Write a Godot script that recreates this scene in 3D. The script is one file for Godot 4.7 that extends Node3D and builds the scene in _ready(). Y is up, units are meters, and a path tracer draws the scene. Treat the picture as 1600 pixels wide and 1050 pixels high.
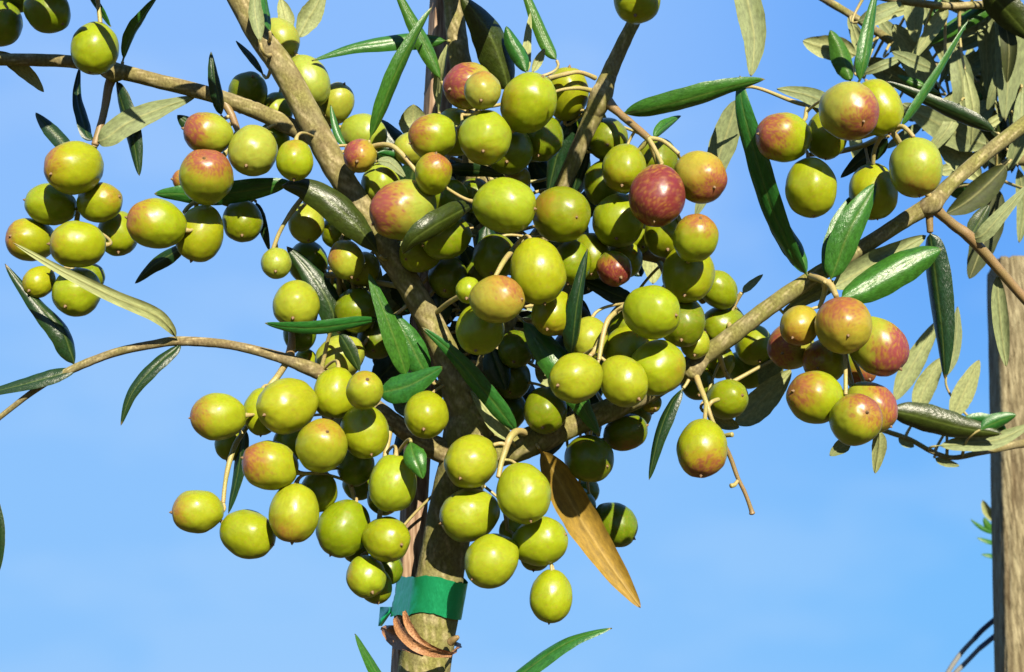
extends Node3D
# A young olive tree heavy with fruit, tied to its stake, against a blue sky.
# Lengths in metres. P() turns a measured place in the photo and a depth (cm towards the viewer from the trunk) into a point.

const FOCAL := 2274.0
const REACH := 0.70
const PITCH := 15.0
var cam_xf := Transform3D()
var mats := {}
var fine := FastNoiseLite.new()
var rough := FastNoiseLite.new()
var spots: Array = []          # [point, radius, owner] along every branch, for stalks to grow from
var olive_tree: Node3D
var count := {}
var fork_y := 0.0


func P(x: float, y: float, z: float) -> Vector3:
	var d := REACH - z * 0.01
	return cam_xf * Vector3((x - 800.0) / FOCAL * d, (525.0 - y) / FOCAL * d, -d)


func unit(z: float) -> float:
	return (REACH - z * 0.01) / FOCAL


func toward(v: Vector3) -> float:
	return (v - cam_xf.origin).dot(cam_xf.basis.z)


func _ready() -> void:
	# ---- camera
	cam_xf = Transform3D(Basis(Vector3.RIGHT, deg_to_rad(PITCH)), Vector3(0, 1.45, 0))
	var cam := Camera3D.new()
	cam.name = "camera"
	cam.transform = cam_xf
	cam.fov = 2.0 * rad_to_deg(atan(525.0 / FOCAL))
	cam.near = 0.05
	cam.far = 2000.0
	add_child(cam)
	cam.current = true
	var attributes := CameraAttributesPhysical.new()
	attributes.frustum_focal_length = 52.0
	attributes.exposure_aperture = 32.0
	attributes.frustum_focus_distance = 0.665
	attributes.frustum_near = 0.05
	attributes.frustum_far = 2000.0
	cam.attributes = attributes
	# ---- sky, sun, exposure
	var env := Environment.new()
	env.background_mode = Environment.BG_SKY
	env.tonemap_mode = Environment.TONE_MAPPER_LINEAR
	env.tonemap_exposure = 2.8
	env.sdfgi_enabled = true
	env.ssao_enabled = true
	env.ssil_enabled = true
	var sky := Sky.new()
	var sky_mat := PanoramaSkyMaterial.new()
	sky_mat.panorama = sky_picture()
	sky_mat.energy_multiplier = 0.352
	sky.sky_material = sky_mat
	env.sky = sky
	var world := WorldEnvironment.new()
	world.name = "world"
	world.environment = env
	add_child(world)
	var sun := DirectionalLight3D.new()
	sun.name = "sun"
	sun.light_energy = 1.6
	sun.light_color = Color(1.0, 0.955, 0.86)
	sun.light_angular_distance = 0.5
	sun.shadow_enabled = true
	sun.transform = Transform3D(Basis.looking_at(-(cam_xf.basis * Vector3(0.24, 0.62, 0.74).normalized()), Vector3.UP), Vector3(0, 5, 0))
	add_child(sun)

	fine.seed = 11
	fine.noise_type = FastNoiseLite.TYPE_SIMPLEX
	fine.frequency = 1.0
	fine.fractal_octaves = 3
	rough.seed = 23
	rough.noise_type = FastNoiseLite.TYPE_SIMPLEX
	rough.frequency = 1.0
	rough.fractal_type = FastNoiseLite.FRACTAL_NONE
	make_materials()

	# ---- setting
	ground()
	wooden_post()
	# ---- the tree and its stake
	stake()
	tree_wood()
	tie_tape()
	dry_tie()
	tree_leaves()
	olives()
	tree_behind()
	drip_tubes()


# ---------------------------------------------------------------- sky, textures, materials
func sky_picture() -> ImageTexture:
	var w := 1024
	var h := 512
	var img := Image.create(w, h, false, Image.FORMAT_RGBF)
	var n := FastNoiseLite.new()
	n.seed = 5
	n.frequency = 1.0
	n.fractal_octaves = 4
	for j in h:
		var lat := PI * (0.5 - (j + 0.5) / h)
		var up := sin(lat)
		for i in w:
			var az := wrapf(TAU * (i + 0.5) / w, -PI, PI)
			var dir := Vector3(sin(az) * cos(lat), up, -cos(az) * cos(lat))
			var e := clampf(up, 0.0, 1.0)
			# paler towards the sun's side, deeper blue towards the other; deepest overhead
			var deep := smoothstep(0.04, 0.34, az) * smoothstep(-PI, -1.7, -absf(az))
			var pale := Vector3(0.27, 0.565, 1.0).lerp(Vector3(0.27, 0.52, 1.0), smoothstep(0.05, 0.45, e))
			var blue := Vector3(0.195, 0.53, 1.0).lerp(Vector3(0.135, 0.395, 0.97), smoothstep(0.06, 0.36, e))
			var c := pale.lerp(blue, deep)
			c = c.lerp(Vector3(0.07, 0.2, 0.6), smoothstep(0.5, 1.0, e))
			c = c.lerp(Vector3(0.36, 0.62, 1.0), 0.5 * smoothstep(0.05, 0.0, e))
			var wisp := n.get_noise_3d(dir.x * 3.2, dir.y * 9.0, dir.z * 3.2) + 0.4 * n.get_noise_3d(dir.x * 9.0, dir.y * 16.0, dir.z * 9.0)
			c = c.lerp(Vector3(0.62, 0.8, 1.0), clampf(wisp * 0.3, 0.0, 0.13))
			img.set_pixel(i, j, Color(c.x, c.y, c.z))
	return ImageTexture.create_from_image(img)


func noise_picture(freq: float, lo: Color, hi: Color, seed_: int, octaves := 4, normal := false, strength := 4.0) -> NoiseTexture2D:
	var n := FastNoiseLite.new()
	n.seed = seed_
	n.noise_type = FastNoiseLite.TYPE_SIMPLEX
	n.frequency = freq
	n.fractal_octaves = octaves
	var t := NoiseTexture2D.new()
	t.width = 512
	t.height = 512
	t.seamless = true
	t.noise = n
	if normal:
		t.as_normal_map = true
		t.bump_strength = strength
	else:
		var g := Gradient.new()
		g.set_color(0, lo)
		g.set_color(1, hi)
		t.color_ramp = g
	return t


func skin_picture() -> ImageTexture:
	# pale and brown lenticels strewn over a nearly white ground
	var s := 512
	var img := Image.create(s, s, false, Image.FORMAT_RGB8)
	var r := RandomNumberGenerator.new()
	r.seed = 77
	var n := FastNoiseLite.new()
	n.seed = 4
	n.frequency = 0.02
	n.fractal_octaves = 4
	for y in s:
		for x in s:
			var a := float(x) / s * TAU
			var b := float(y) / s * TAU
			var v := 0.87 + 0.06 * n.get_noise_3d(cos(a) * 60.0 + cos(b) * 22.0, sin(a) * 60.0, sin(b) * 60.0)
			img.set_pixel(x, y, Color(v, v, v * 0.97))
	for k in 1300:
		var cx := r.randi_range(0, s - 1)
		var cy := r.randi_range(0, s - 1)
		var rad := r.randf_range(0.8, 2.3)
		var pale := r.randf() < 0.62
		for dy in range(-4, 5):
			for dx in range(-4, 5):
				var m := clampf(1.0 - Vector2(dx, dy).length() / rad, 0.0, 1.0)
				if m <= 0.0:
					continue
				var x := posmod(cx + dx, s)
				var y := posmod(cy + dy, s)
				var was := img.get_pixel(x, y)
				img.set_pixel(x, y, was.lerp(Color(1, 1, 0.95) if pale else Color(0.66, 0.56, 0.42), m * (0.9 if pale else 0.6)))
	return ImageTexture.create_from_image(img)


func leaf_picture(under: bool) -> ImageTexture:
	var w := 128
	var h := 512
	var img := Image.create(w, h, false, Image.FORMAT_RGB8)
	var n := FastNoiseLite.new()
	n.seed = 9
	n.frequency = 0.03
	n.fractal_octaves = 4
	for y in h:
		for x in w:
			var u: float = absf(float(x) / (w - 1) * 2.0 - 1.0)
			var v := float(y) / h
			var side := fposmod(v * 13.0 + u * 0.9 + 0.06 * n.get_noise_2d(x, y), 1.0)
			var vein := clampf(1.0 - absf(side - 0.5) / 0.06, 0.0, 1.0) * clampf(1.0 - u, 0.0, 1.0)
			var rib := clampf(1.0 - u / 0.05, 0.0, 1.0)
			var mott := 0.9 + 0.16 * n.get_noise_2d(x * 2.0, y) + 0.1 * n.get_noise_2d(x * 9.0, y * 9.0)
			var c := Color(mott, mott, mott)
			c = c.lerp(Color(1.0, 1.0, 0.86) if not under else Color(1, 1, 0.9), 0.12 * vein + 0.55 * rib)
			img.set_pixel(x, y, c)
	return ImageTexture.create_from_image(img)


func srgb(r: float, g: float, b: float) -> Color:
	return Color(r, g, b).linear_to_srgb()


func stuff_of(called: String, albedo: Color, roughness: float, spec := 0.5) -> StandardMaterial3D:
	var m := StandardMaterial3D.new()
	m.resource_name = called
	m.albedo_color = albedo
	m.roughness = roughness
	m.metallic_specular = spec
	mats[called] = m
	return m


func triplanar(m: StandardMaterial3D, scale_: Vector3) -> void:
	m.uv1_triplanar = true
	m.uv1_scale = scale_
	m.uv1_triplanar_sharpness = 3.0


func make_materials() -> void:
	var skin := stuff_of("olive_skin", srgb(0.87, 0.87, 0.87), 0.62, 0.36)
	skin.roughness_texture = noise_picture(0.02, Color(0.4, 0.4, 0.4), Color(0.72, 0.72, 0.72), 33, 4)
	skin.subsurf_scatter_enabled = true
	skin.subsurf_scatter_strength = 0.08
	skin.vertex_color_use_as_albedo = true
	skin.albedo_texture = skin_picture()
	skin.normal_enabled = true
	skin.normal_texture = noise_picture(0.06, Color.BLACK, Color.WHITE, 31, 3, true, 2.0)
	skin.normal_scale = 0.07
	triplanar(skin, Vector3.ONE * 58.0)
	var nub := stuff_of("olive_tip", srgb(0.12, 0.07, 0.03), 0.7)
	nub.vertex_color_use_as_albedo = false
	var stalk := stuff_of("stalk", srgb(0.87, 0.87, 0.87), 0.55)
	stalk.vertex_color_use_as_albedo = true
	stalk.albedo_texture = noise_picture(0.03, Color(0.72, 0.66, 0.58), Color(1, 1, 1), 51)
	triplanar(stalk, Vector3.ONE * 90.0)
	var bark := stuff_of("bark", srgb(0.87, 0.87, 0.87), 0.85, 0.35)
	bark.vertex_color_use_as_albedo = true
	bark.albedo_texture = noise_picture(0.03, Color(0.74, 0.71, 0.67), Color(1, 1, 0.98), 61, 5)
	bark.normal_enabled = true
	bark.normal_texture = noise_picture(0.035, Color.BLACK, Color.WHITE, 63, 5, true, 8.0)
	bark.normal_scale = 0.36
	triplanar(bark, Vector3(34, 22, 34))
	var top := stuff_of("leaf_upper", srgb(0.87, 0.87, 0.87), 0.36, 0.42)
	top.vertex_color_use_as_albedo = true
	top.albedo_texture = leaf_picture(false)
	top.backlight_enabled = true
	top.backlight = Color(0.12, 0.2, 0.03)
	top.normal_enabled = true
	top.normal_texture = noise_picture(0.04, Color.BLACK, Color.WHITE, 71, 4, true, 5.0)
	top.normal_scale = 0.35
	var under := stuff_of("leaf_under", srgb(0.87, 0.87, 0.87), 0.7, 0.4)
	under.vertex_color_use_as_albedo = true
	under.albedo_texture = leaf_picture(true)
	under.backlight_enabled = true
	under.backlight = Color(0.1, 0.12, 0.02)
	var wood := stuff_of("post_wood", srgb(0.87, 0.87, 0.87), 0.9, 0.3)
	wood.vertex_color_use_as_albedo = true
	wood.albedo_texture = noise_picture(0.02, Color(0.55, 0.52, 0.47), Color(1, 1, 0.98), 81, 5)
	wood.normal_enabled = true
	wood.normal_texture = noise_picture(0.03, Color.BLACK, Color.WHITE, 83, 5, true, 8.0)
	triplanar(wood, Vector3(16, 1.6, 16))
	var stake_wood := stuff_of("stake_wood", srgb(0.87, 0.87, 0.87), 0.8, 0.3)
	stake_wood.vertex_color_use_as_albedo = true
	stake_wood.albedo_texture = noise_picture(0.02, Color(0.6, 0.52, 0.46), Color(1, 1, 0.98), 85, 5)
	triplanar(stake_wood, Vector3(40, 4, 40))
	var tape := stuff_of("tape", srgb(0.014, 0.30, 0.12), 0.3, 0.45)
	tape.metallic = 0.65
	tape.normal_enabled = true
	tape.normal_texture = noise_picture(0.012, Color.BLACK, Color.WHITE, 91, 3, true, 6.0)
	tape.normal_scale = 0.45
	tape.backlight_enabled = true
	tape.backlight = Color(0.02, 0.16, 0.05)
	triplanar(tape, Vector3(60, 16, 60))
	var dry := stuff_of("dry_bark", srgb(0.87, 0.87, 0.87), 0.6, 0.4)
	dry.vertex_color_use_as_albedo = true
	dry.albedo_texture = noise_picture(0.02, Color(0.6, 0.52, 0.45), Color(1, 1, 0.98), 95, 4)
	triplanar(dry, Vector3(90, 90, 90))
	var tube := stuff_of("tube_grey", srgb(0.15, 0.15, 0.14), 0.75, 0.25)
	tube.albedo_texture = noise_picture(0.02, Color(0.8, 0.8, 0.8), Color(1, 1, 1), 97)
	triplanar(tube, Vector3.ONE * 30.0)
	stuff_of("tube_black", srgb(0.01, 0.011, 0.02), 0.5)
	var soil := stuff_of("soil", srgb(0.87, 0.87, 0.87), 0.95, 0.2)
	soil.albedo_texture = noise_picture(0.02, srgb(0.05, 0.038, 0.02), srgb(0.14, 0.12, 0.05), 99, 5)
	soil.uv1_triplanar = true
	soil.uv1_world_triplanar = true
	soil.uv1_scale = Vector3.ONE * 0.7


# ---------------------------------------------------------------- mesh helpers
func sheet(v: PackedVector3Array, cols: int, c: PackedColorArray, wrap: bool, uv := PackedVector2Array(), flip := false) -> Array:
	# a grid of points, row by row; normals from the neighbours, closed ends allowed
	var rows := v.size() / cols
	var n := PackedVector3Array()
	n.resize(v.size())
	for i in rows:
		for j in cols:
			var jl := j - 1
			var jr := j + 1
			if wrap:
				jl = cols - 2 if j == 0 else j - 1
				jr = 1 if j == cols - 1 else j + 1
			else:
				jl = maxi(j - 1, 0)
				jr = mini(j + 1, cols - 1)
			var across := v[i * cols + jr] - v[i * cols + jl]
			if across.length_squared() < 1e-14:
				var k := 1 if i == 0 else i - 1
				across = v[k * cols + jr] - v[k * cols + jl]
			var along := v[mini(i + 1, rows - 1) * cols + j] - v[maxi(i - 1, 0) * cols + j]
			var m := across.cross(along)
			if flip:
				m = -m
			n[i * cols + j] = m.normalized()
	if wrap:
		var mr := rows / 2
		var heart := Vector3.ZERO
		for j in cols - 1:
			heart += v[mr * cols + j] / (cols - 1)
		var outward := 0.0
		for j in cols - 1:
			outward += n[mr * cols + j].dot((v[mr * cols + j] - heart).normalized())
		if outward < 0.0:
			for k in n.size():
				n[k] = -n[k]
		for i in [0, rows - 1]:
			if v[i * cols].distance_squared_to(v[i * cols + cols / 2]) < 1e-14:
				var total := Vector3.ZERO
				for j in cols:
					total += n[i * cols + j]
				for j in cols:
					n[i * cols + j] = total.normalized()
	var idx := PackedInt32Array()
	for i in rows - 1:
		for j in cols - 1:
			var a := i * cols + j
			var b := a + 1
			var d := a + cols
			var e := d + 1
			if flip:
				idx.append_array([a, d, b, b, d, e])
			else:
				idx.append_array([a, b, d, b, e, d])
	# clockwise from the side the normals look to
	for t in range(0, idx.size(), 3):
		var q := (v[idx[t + 1]] - v[idx[t]]).cross(v[idx[t + 2]] - v[idx[t]])
		if q.length_squared() > 1e-18:
			if q.dot(n[idx[t]]) > 0.0:
				for s in range(0, idx.size(), 3):
					var keep := idx[s + 1]
					idx[s + 1] = idx[s + 2]
					idx[s + 2] = keep
			break
	var out := []
	out.resize(Mesh.ARRAY_MAX)
	out[Mesh.ARRAY_VERTEX] = v
	out[Mesh.ARRAY_NORMAL] = n
	out[Mesh.ARRAY_INDEX] = idx
	if c.size() == v.size():
		out[Mesh.ARRAY_COLOR] = c
	if uv.size() == v.size():
		out[Mesh.ARRAY_TEX_UV] = uv
		var tg := PackedFloat32Array()
		tg.resize(v.size() * 4)
		for i in v.size():
			var row := i / cols
			var nb := v[mini(row * cols + mini(i % cols + 1, cols - 1), v.size() - 1)] - v[row * cols + maxi(i % cols - 1, 0)]
			var tn := nb.normalized() if nb.length_squared() > 1e-16 else Vector3.RIGHT
			tg[i * 4] = tn.x
			tg[i * 4 + 1] = tn.y
			tg[i * 4 + 2] = tn.z
			tg[i * 4 + 3] = 1.0
		out[Mesh.ARRAY_TANGENT] = tg
	return out


func node_of(called: String, arrays: Array, materials: Array, parent: Node3D) -> MeshInstance3D:
	var m := ArrayMesh.new()
	for k in arrays.size():
		m.add_surface_from_arrays(Mesh.PRIMITIVE_TRIANGLES, arrays[k])
		m.surface_set_material(k, mats[materials[k]])
	var o := MeshInstance3D.new()
	o.name = numbered(called, parent)
	o.mesh = m
	parent.add_child(o, true)
	return o


func numbered(called: String, parent: Node) -> String:
	var key := str(parent.get_instance_id()) + called
	var k: int = count.get(key, -1) + 1
	count[key] = k
	return called if k == 0 else "%s_%03d" % [called, k]


func thing(called: String, label: String, category: String, at: Vector3, group := "") -> Node3D:
	var o := Node3D.new()
	o.name = numbered(called, self)
	add_child(o, true)
	o.position = at
	o.set_meta("label", label)
	o.set_meta("category", category)
	if group:
		o.set_meta("group", group)
	return o


func smooth_line(p: Array, steps: int) -> Array:
	# Catmull-Rom through Vector4 points (place and radius)
	var out := []
	for i in p.size() - 1:
		var a: Vector4 = p[maxi(i - 1, 0)]
		var b: Vector4 = p[i]
		var c: Vector4 = p[i + 1]
		var d: Vector4 = p[mini(i + 2, p.size() - 1)]
		for k in steps:
			var t := float(k) / steps
			out.append(0.5 * ((2.0 * b) + (c - a) * t + (2.0 * a - 5.0 * b + 4.0 * c - d) * t * t + (3.0 * b - a - 3.0 * c + d) * t * t * t))
	out.append(p[p.size() - 1])
	return out


func to_line(pts: Array) -> Array:
	var out := []
	for q in pts:
		var v := P(q[0], q[1], q[2])
		out.append(Vector4(v.x, v.y, v.z, q[3] * unit(q[2])))
	return out


func tube(line: Array, origin: Vector3, sides: int, paint: Callable, bump := 0.0, bump_size := 0.004) -> Array:
	var ring := []
	var last := line.size() - 1
	var p0 := Vector3(line[0].x, line[0].y, line[0].z)
	var p1 := Vector3(line[1].x, line[1].y, line[1].z)
	var q0 := Vector3(line[last].x, line[last].y, line[last].z)
	var q1 := Vector3(line[last - 1].x, line[last - 1].y, line[last - 1].z)
	var r0: float = line[0].w
	var r1: float = line[last].w
	var out0 := (p0 - p1).normalized()
	var out1 := (q0 - q1).normalized()
	for s in [[0.55, 0.0], [0.42, 0.55], [0.2, 0.88]]:
		var e: Vector3 = p0 + out0 * r0 * s[0]
		ring.append(Vector4(e.x, e.y, e.z, r0 * s[1]))
	ring.append_array(line)
	for s in [[0.2, 0.88], [0.42, 0.55], [0.55, 0.0]]:
		var e: Vector3 = q0 + out1 * r1 * s[0]
		ring.append(Vector4(e.x, e.y, e.z, r1 * s[1]))
	var v := PackedVector3Array()
	var c := PackedColorArray()
	var side := Vector3.ZERO
	for i in ring.size():
		var here := Vector3(ring[i].x, ring[i].y, ring[i].z)
		var nx: Vector4 = ring[mini(i + 1, ring.size() - 1)]
		var pv: Vector4 = ring[maxi(i - 1, 0)]
		var dir := Vector3(nx.x - pv.x, nx.y - pv.y, nx.z - pv.z).normalized()
		if side == Vector3.ZERO:
			side = dir.cross(Vector3(0.31, 0.2, 0.93)).normalized()
		side = (side - dir * side.dot(dir)).normalized()
		var other := dir.cross(side)
		var radius: float = ring[i].w
		for j in sides + 1:
			var a := TAU * (j % sides) / sides
			var d := side * cos(a) + other * sin(a)
			var r := radius
			if bump > 0.0:
				var s := (here + d * radius) / bump_size
				r *= 1.0 + bump * fine.get_noise_3dv(s * 0.35) + bump * 0.5 * rough.get_noise_3dv(s * 1.3)
			var at := here + d * r
			v.append(at - origin)
			c.append(paint.call(at, d, float(i) / ring.size()))
	return sheet(v, sides + 1, c, true)


func remember(line: Array, owner_: Node3D) -> void:
	var root := owner_
	while root.get_parent() != self:
		root = root.get_parent()
	for q in line:
		spots.append([Vector3(q.x, q.y, q.z), q.w, owner_, root])


func nearest(p: Vector3, own: Node3D = null, hang := 0.0) -> Array:
	# the closest wood; fruit hangs from wood above it, and out of sight behind it if it can
	var best := 1e9
	var found: Array = spots[0]
	for s in spots:
		if own and s[3] != own:
			continue
		var at: Vector3 = s[0]
		if hang > 0.0 and s[2].name == "trunk" and at.y < fork_y:
			continue
		var d: float = p.distance_to(at) - s[1] + 0.6 * maxf(0.0, toward(at) - toward(p)) + hang * maxf(0.0, p.y + 0.004 - at.y)
		if d < best:
			best = d
			found = s
	return found


# ---------------------------------------------------------------- setting
func ground() -> void:
	var v := PackedVector3Array()
	var steps := [-900.0, -300.0, -100.0, -40.0, -20.0, -10.0, -6.0, -4.0, -3.0, -2.0, -1.5, -1.0, -0.5, 0.0, 0.5, 1.0, 1.5, 2.0, 3.0, 4.0, 6.0, 10.0, 20.0, 40.0, 100.0, 300.0, 900.0]
	for z in steps:
		for x in steps:
			v.append(Vector3(x, 0.03 * fine.get_noise_2d(x * 0.4, z * 0.4) if absf(x) < 30.0 and absf(z) < 30.0 else 0.0, z))
	var a := sheet(v, steps.size(), PackedColorArray(), false)
	if a[Mesh.ARRAY_NORMAL][0].y < 0.0:
		a = sheet(v, steps.size(), PackedColorArray(), false, PackedVector2Array(), true)
	var o := node_of("ground", [a], ["soil"], self)
	o.set_meta("kind", "structure")
	o.set_meta("label", "brown soil with dry grass under the olive trees")


func wooden_post() -> void:
	# a weathered square post with worn corners, its left face turned from the sun
	var z := -130.0
	var u := unit(z)
	var top := P(1545, 417, z)
	# the same post's edge further down, in the upright plane of the post
	var ray := (P(1557, 1050, z) - cam_xf.origin)
	var low := cam_xf.origin + ray * ((top.z - cam_xf.origin.z) / ray.z)
	var up := (top - low).normalized()
	var at := low - up * (low.y / up.y)
	var post := thing("wooden_post", "weathered brown wooden post with a rough flat top at the right edge", "post", at)
	var size := 100.0 * u
	var top_y := (top - at).length()
	var ring: Array = []
	var turn := Basis(Vector3.UP, deg_to_rad(-8.0))
	for k in 56:
		var a := TAU * k / 56.0
		var s := Vector2(signf(cos(a)) * pow(absf(cos(a)), 0.28), signf(sin(a)) * pow(absf(sin(a)), 0.28)) * size * 0.5
		ring.append(turn * Vector3(s.x, 0, s.y))
	var left := 1e9
	for q: Vector3 in ring:
		left = minf(left, q.x)
	var v := PackedVector3Array()
	var c := PackedColorArray()
	var levels: Array = []
	for k in 90:
		levels.append([top_y * (k / 89.0), 1.0])
	levels.append([top_y + 0.002, 0.985])
	levels.append([top_y + 0.004, 0.94])
	levels.append([top_y + 0.0045, 0.6])
	levels.append([top_y + 0.004, 0.0])
	for l in levels:
		for k in ring.size() + 1:
			var q: Vector3 = ring[k % ring.size()]
			var s := q - Vector3(left, 0, 0)
			var crack := fine.get_noise_3d(q.x * 420.0, l[0] * 5.0, q.z * 420.0)
			var g := 1.0 - 0.035 * maxf(0.0, crack - 0.15) * 2.0 - 0.012 * rough.get_noise_3d(q.x * 160.0, l[0] * 9.0, q.z * 160.0)
			var rise := 0.0
			if l[0] >= top_y - 0.001:
				rise = 0.004 * fine.get_noise_2d(q.x * 60.0, q.z * 60.0)
			v.append(Vector3(-left, 0, 0) + q * l[1] * g + up * (l[0] + rise))
			var t := clampf(0.5 + 0.9 * fine.get_noise_3d(q.x * 90.0 + 7.0, l[0] * 3.5, q.z * 90.0), 0.0, 1.0)
			var col := Color(0.205, 0.17, 0.105).lerp(Color(0.31, 0.275, 0.175), t)
			if crack > 0.3:
				col = col.lerp(Color(0.12, 0.08, 0.045), clampf((crack - 0.3) * 3.0, 0.0, 0.7))
			c.append(col)
	node_of("post_body", [sheet(v, ring.size() + 1, c, true)], ["post_wood"], post)


func stake() -> void:
	var low := P(632, 1050, -2.2)
	var high := P(687, 100, -3.3)
	var up := (high - low).normalized()
	var base := low - up * ((low.y - 0.0) / up.y)
	var o := thing("tree_stake", "square pinkish brown wooden stake standing behind the trunk", "stake", base)
	var half := 22.0 * unit(-2.8)
	var length := (high - low).length() + (low - base).length() + 0.14
	var side := cam_xf.basis.x
	side = (side - up * side.dot(up)).normalized().rotated(up, deg_to_rad(22.0))
	var out := side.cross(up)
	var v := PackedVector3Array()
	var c := PackedColorArray()
	var rows := 70
	for i in rows + 3:
		var t := minf(1.0, float(i) / rows)
		var shrink := 1.0 if i <= rows else (0.9 if i == rows + 1 else 0.0)
		for k in 33:
			var a := TAU * (k % 32) / 32.0
			var q := side * (signf(cos(a)) * pow(absf(cos(a)), 0.25)) + out * (signf(sin(a)) * pow(absf(sin(a)), 0.25))
			var g := 1.0 + 0.03 * fine.get_noise_3d(q.x * 3.0, t * length * 12.0, q.z * 3.0)
			v.append(q * half * 0.82 * g * shrink + up * t * length + (up * 0.001 if i > rows else Vector3.ZERO))
			var w := clampf(0.5 + 0.8 * fine.get_noise_3d(q.x * 2.5, t * length * 9.0, q.z * 2.5 + 3.0), 0.0, 1.0)
			c.append(Color(0.34, 0.25, 0.18).lerp(Color(0.47, 0.37, 0.29), w))
	node_of("stake_body", [sheet(v, 33, c, true)], ["stake_wood"], o)


# ---------------------------------------------------------------- the tree
func bark_paint(young: float) -> Callable:
	return func(at: Vector3, _d: Vector3, _t: float) -> Color:
		var n := fine.get_noise_3dv(at * 55.0)
		var m := rough.get_noise_3dv(at * 420.0)
		var c := Color(0.185, 0.145, 0.075).lerp(Color(0.205, 0.20, 0.06), clampf(0.5 + n * 0.8 + young, 0.0, 1.0))
		c = c.lerp(Color(0.225, 0.20, 0.12), clampf(rough.get_noise_3dv(at * 70.0) * 0.8, 0.0, 0.55))
		if m > 0.5:
			c = c.lerp(Color(0.46, 0.40, 0.24), 0.6)
		elif m < -0.62:
			c = c * 0.82
		return c


func stalk_paint(at: Vector3, _d: Vector3, t: float) -> Color:
	return Color(0.42, 0.34, 0.155).lerp(Color(0.34, 0.335, 0.11), clampf(0.5 + fine.get_noise_3dv(at * 120.0), 0.0, 1.0)).lerp(Color(0.3, 0.18, 0.08), 0.5 * clampf(t * 6.0 - 5.0, 0.0, 1.0))


func twig_paint(at: Vector3, _d: Vector3, _t: float) -> Color:
	return Color(0.27, 0.18, 0.085).lerp(Color(0.22, 0.17, 0.065), clampf(0.5 + fine.get_noise_3dv(at * 90.0), 0.0, 1.0))


func limb(called: String, label: String, pts: Array, parent: Node3D, sides: int, paint: Callable, mat: String, bump: float, steps := 7) -> MeshInstance3D:
	var line := smooth_line(to_line(pts), steps)
	var origin := olive_tree.position if parent != self else Vector3.ZERO
	var root := parent
	while root.get_parent() != self:
		root = root.get_parent()
	origin = root.position
	var o := node_of(called, [tube(line, origin, sides, paint, bump)], [mat], parent)
	if label:
		o.set_meta("label", label)
	remember(line, o)
	return o


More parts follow.
